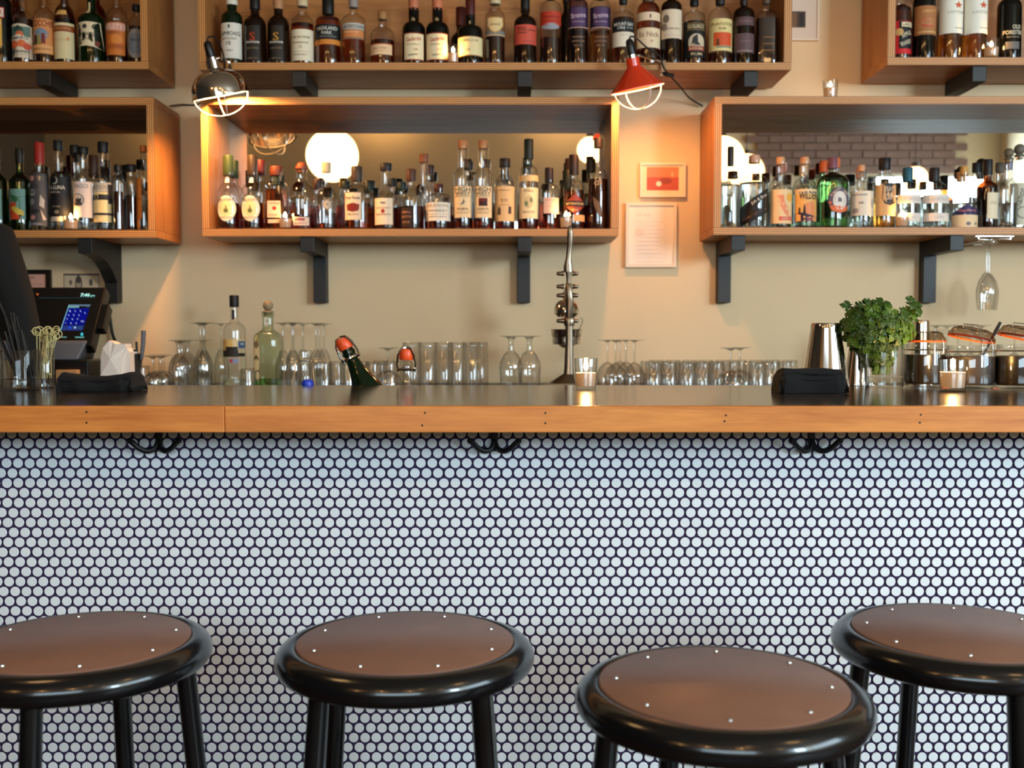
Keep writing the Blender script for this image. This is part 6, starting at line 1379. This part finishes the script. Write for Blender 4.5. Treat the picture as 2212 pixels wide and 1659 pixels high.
leaves += [(Vector((P(u, v, pg.y).x - pg.x, 0.0, P(u, v, pg.y).z - ZC)), Vector((.4, -.3, .6))) for u, v in ((1962, 652), (1972, 655), (1957, 668), (1965, 684), (1972, 680), (1850, 660), (1862, 655), (1834, 672), (1880, 652), (1868, 664))]
for i, (p, v) in enumerate(leaves):
    if len(protos) < 4:
        o = leaf_mesh(40 + i).build('leaf', M['leaf' if i % 2 else 'leaf2'], pb, smooth=False); protos.append(o)
    else:
        o = random.choice(protos).copy(); C.objects.link(o); o.parent = pb
    d = Vector((v.x, v.y - .55, v.z * .6 + .35)).normalized()
    q = Vector((0, 0, 1)).rotation_difference(d).to_matrix() @ Matrix.Rotation(random.random() * 6.28, 3, 'Z')
    o.location = p; o.rotation_euler = q.to_euler(); k = random.uniform(1.0, 1.45); o.scale = (k, k, k)
for i in range(34):
    p, v = leaves[(i * 7) % len(leaves)]
    a = Vector((random.uniform(-.5, .5) * Rg, random.uniform(-.4, .4) * Rg, .03))
    m_ = Vector((p.x * .35, p.y * .35, Hg))
    m_.x = max(-Rg * .8, min(Rg * .8, m_.x))
    if p.z > Hg: sm_.tube(spline([a, m_, p], 5), .0011, 5)
sm_.build('stems', M['stem'], pb)
o = pb.children[-1]; o['kind'] = 'stuff'

# ================================================================== the bartender, mostly out of the frame
def person():
    root = thing('person', 'person in a black long-sleeved shirt standing at the till, back turned, cut by the frame', 'person', (-1.62, 3.0, 0))
    V, E, Rr = [], [], []
    def j_(p, r, par=None):
        V.append(p); Rr.append(r)
        if par is not None: E.append((par, len(V) - 1))
        return len(V) - 1
    pel = j_((0, 0, .93), (.155, .115)); wa = j_((0, 0, 1.10), (.145, .105), pel); ch = j_((0, 0, 1.28), (.165, .115), wa)
    uc = j_((0, .01, 1.42), (.150, .095), ch); nk = j_((0, .01, 1.52), (.062, .062), uc); n2 = j_((0, .02, 1.575), (.056, .056), nk)
    arms = []
    for s in (-1, 1):
        sh = j_((s * .175, .0, 1.445), (.070, .072), uc); ua = j_((s * .215, -.005, 1.33), (.058, .058), sh); el = j_((s * .262, -.01, 1.16), (.044, .044), ua)
        fa = j_((s * .268, .01, 1.04), (.042, .042), el); wr_ = j_((s * .262, .03, .92), (.030, .027), fa); arms.append((s, wr_))
        hp = j_((s * .095, 0, .86), (.10, .10), pel); th = j_((s * .105, -.01, .70), (.085, .09), hp); kn = j_((s * .105, -.015, .50), (.060, .062), th)
        cf = j_((s * .108, .01, .36), (.056, .058), kn); an = j_((s * .108, .015, .10), (.038, .042), cf); ft = j_((s * .11, .02, .05), (.042, .04), an); j_((s * .12, .16, .03), (.042, .028), ft)
    me = bpy.data.meshes.new('body'); me.from_pydata(V, E, [])
    o = obj('body', me, root); me.materials.append(M['shirt'])
    bm = bmesh.new(); bm.from_mesh(me); bm.free()
    sk = o.modifiers.new('skin', 'SKIN'); sk.use_smooth_shade = True
    lay = me.skin_vertices[0].data if me.skin_vertices else None
    if lay is None:
        bpy.context.view_layer.objects.active = o
    for i, r in enumerate(Rr): me.skin_vertices[0].data[i].radius = r
    me.skin_vertices[0].data[0].use_root = True
    o.modifiers.new('sub', 'SUBSURF').render_levels = 2
    # head
    h = MB(); n = 24; prof = [(.0001, -.115), (.035, -.11), (.055, -.085), (.066, -.05), (.074, -.01), (.079, .03), (.078, .06), (.066, .09), (.04, .108), (.0001, .115)]
    vs = []
    for r, z in prof:
        for i in range(n):
            a = 2 * PI * i / n; y = math.cos(a) * r * 1.22; x = math.sin(a) * r
            if y > 0 and -.03 < z < .0 and abs(x) < .016: y += .018 * (1 - abs(x) / .016)
            vs.append((x, y + .03, z + 1.69))
    fs = [(r * n + i, r * n + (i + 1) % n, (r + 1) * n + (i + 1) % n, (r + 1) * n + i) for r in range(len(prof) - 1) for i in range(n)]
    hd = h.add(vs, fs).build('head', M['skin'], root); hd.modifiers.new('sub', 'SUBSURF').render_levels = 1
    for s in (-1, 1):
        MB().lathe([(.0001, -.011), (.010, -.005), (.0115, 0), (.010, .005), (.0001, .011)], 12, (s * .031, .110, 1.70)).build('eye', M['paper'], hd)
        MB().lathe([(.0001, -.030), (.010, -.022), (.013, 0), (.012, .018), (.0001, .030)], 12, (s * .080, .03, 1.685)).build('ear', M['skin'], hd)
    MB().tube([(-.024, .112, 1.628), (0, .118, 1.626), (.024, .112, 1.628)], .005, 6).build('mouth', M['skin'], hd)
    hv = [(x * 1.07, (y - .03) * 1.07 + .022, (z - 1.69) * 1.06 + 1.70) for x, y, z in vs if True]
    ff = [f for f in fs if sum(hv[i][2] for i in f) / 4 > 1.755 or (sum(hv[i][1] for i in f) / 4 < .02 and sum(hv[i][2] for i in f) / 4 > 1.61)]
    MB().add(hv, ff).build('hair', M['hair'], root)
    for s, _ in arms:
        hm = MB(); wx, wy, wz = s * .262, .03, .92
        b = bmesh.new()
        hm.tube([(wx, wy, wz), (wx, wy + .004, wz - .03), (wx, wy + .01, wz - .075), (wx, wy + .014, wz - .095)], [.026, .034, .040, .030], 10)
        for k in range(4):
            y0 = wy - .022 + k * .019; L = (.066, .076, .072, .056)[3 - k]
            hm.tube([(wx, y0 + .01, wz - .08), (wx - s * .004, y0 + .012, wz - .095 - L * .35), (wx - s * .012, y0 + .012, wz - .095 - L * .7), (wx - s * .022, y0 + .01, wz - .095 - L)], [.010, .009, .0085, .007], 8)
        hm.tube([(wx - s * .01, wy + .03, wz - .03), (wx - s * .02, wy + .052, wz - .06), (wx - s * .024, wy + .056, wz - .09), (wx - s * .024, wy + .052, wz - .108)], [.014, .012, .010, .008], 8)
        hm.build('hand', M['skin'], root)
    # trousers and shoes follow the legs
    for s in (-1, 1):
        MB().tube([(s * .085, 0, .97), (s * .10, -.005, .85), (s * .106, -.012, .68), (s * .106, -.016, .50), (s * .109, .008, .34), (s * .109, .015, .09)], [.118, .122, .105, .080, .075, .064], 16).build('trouser_leg', M['trousers'], root)
        MB().tube([(s * .11, -.05, .042), (s * .11, .02, .045), (s * .118, .12, .034), (s * .122, .20, .026)], [.036, .046, .044, .026], 12).build('shoe', M['rubber'], root)
    return root
person()
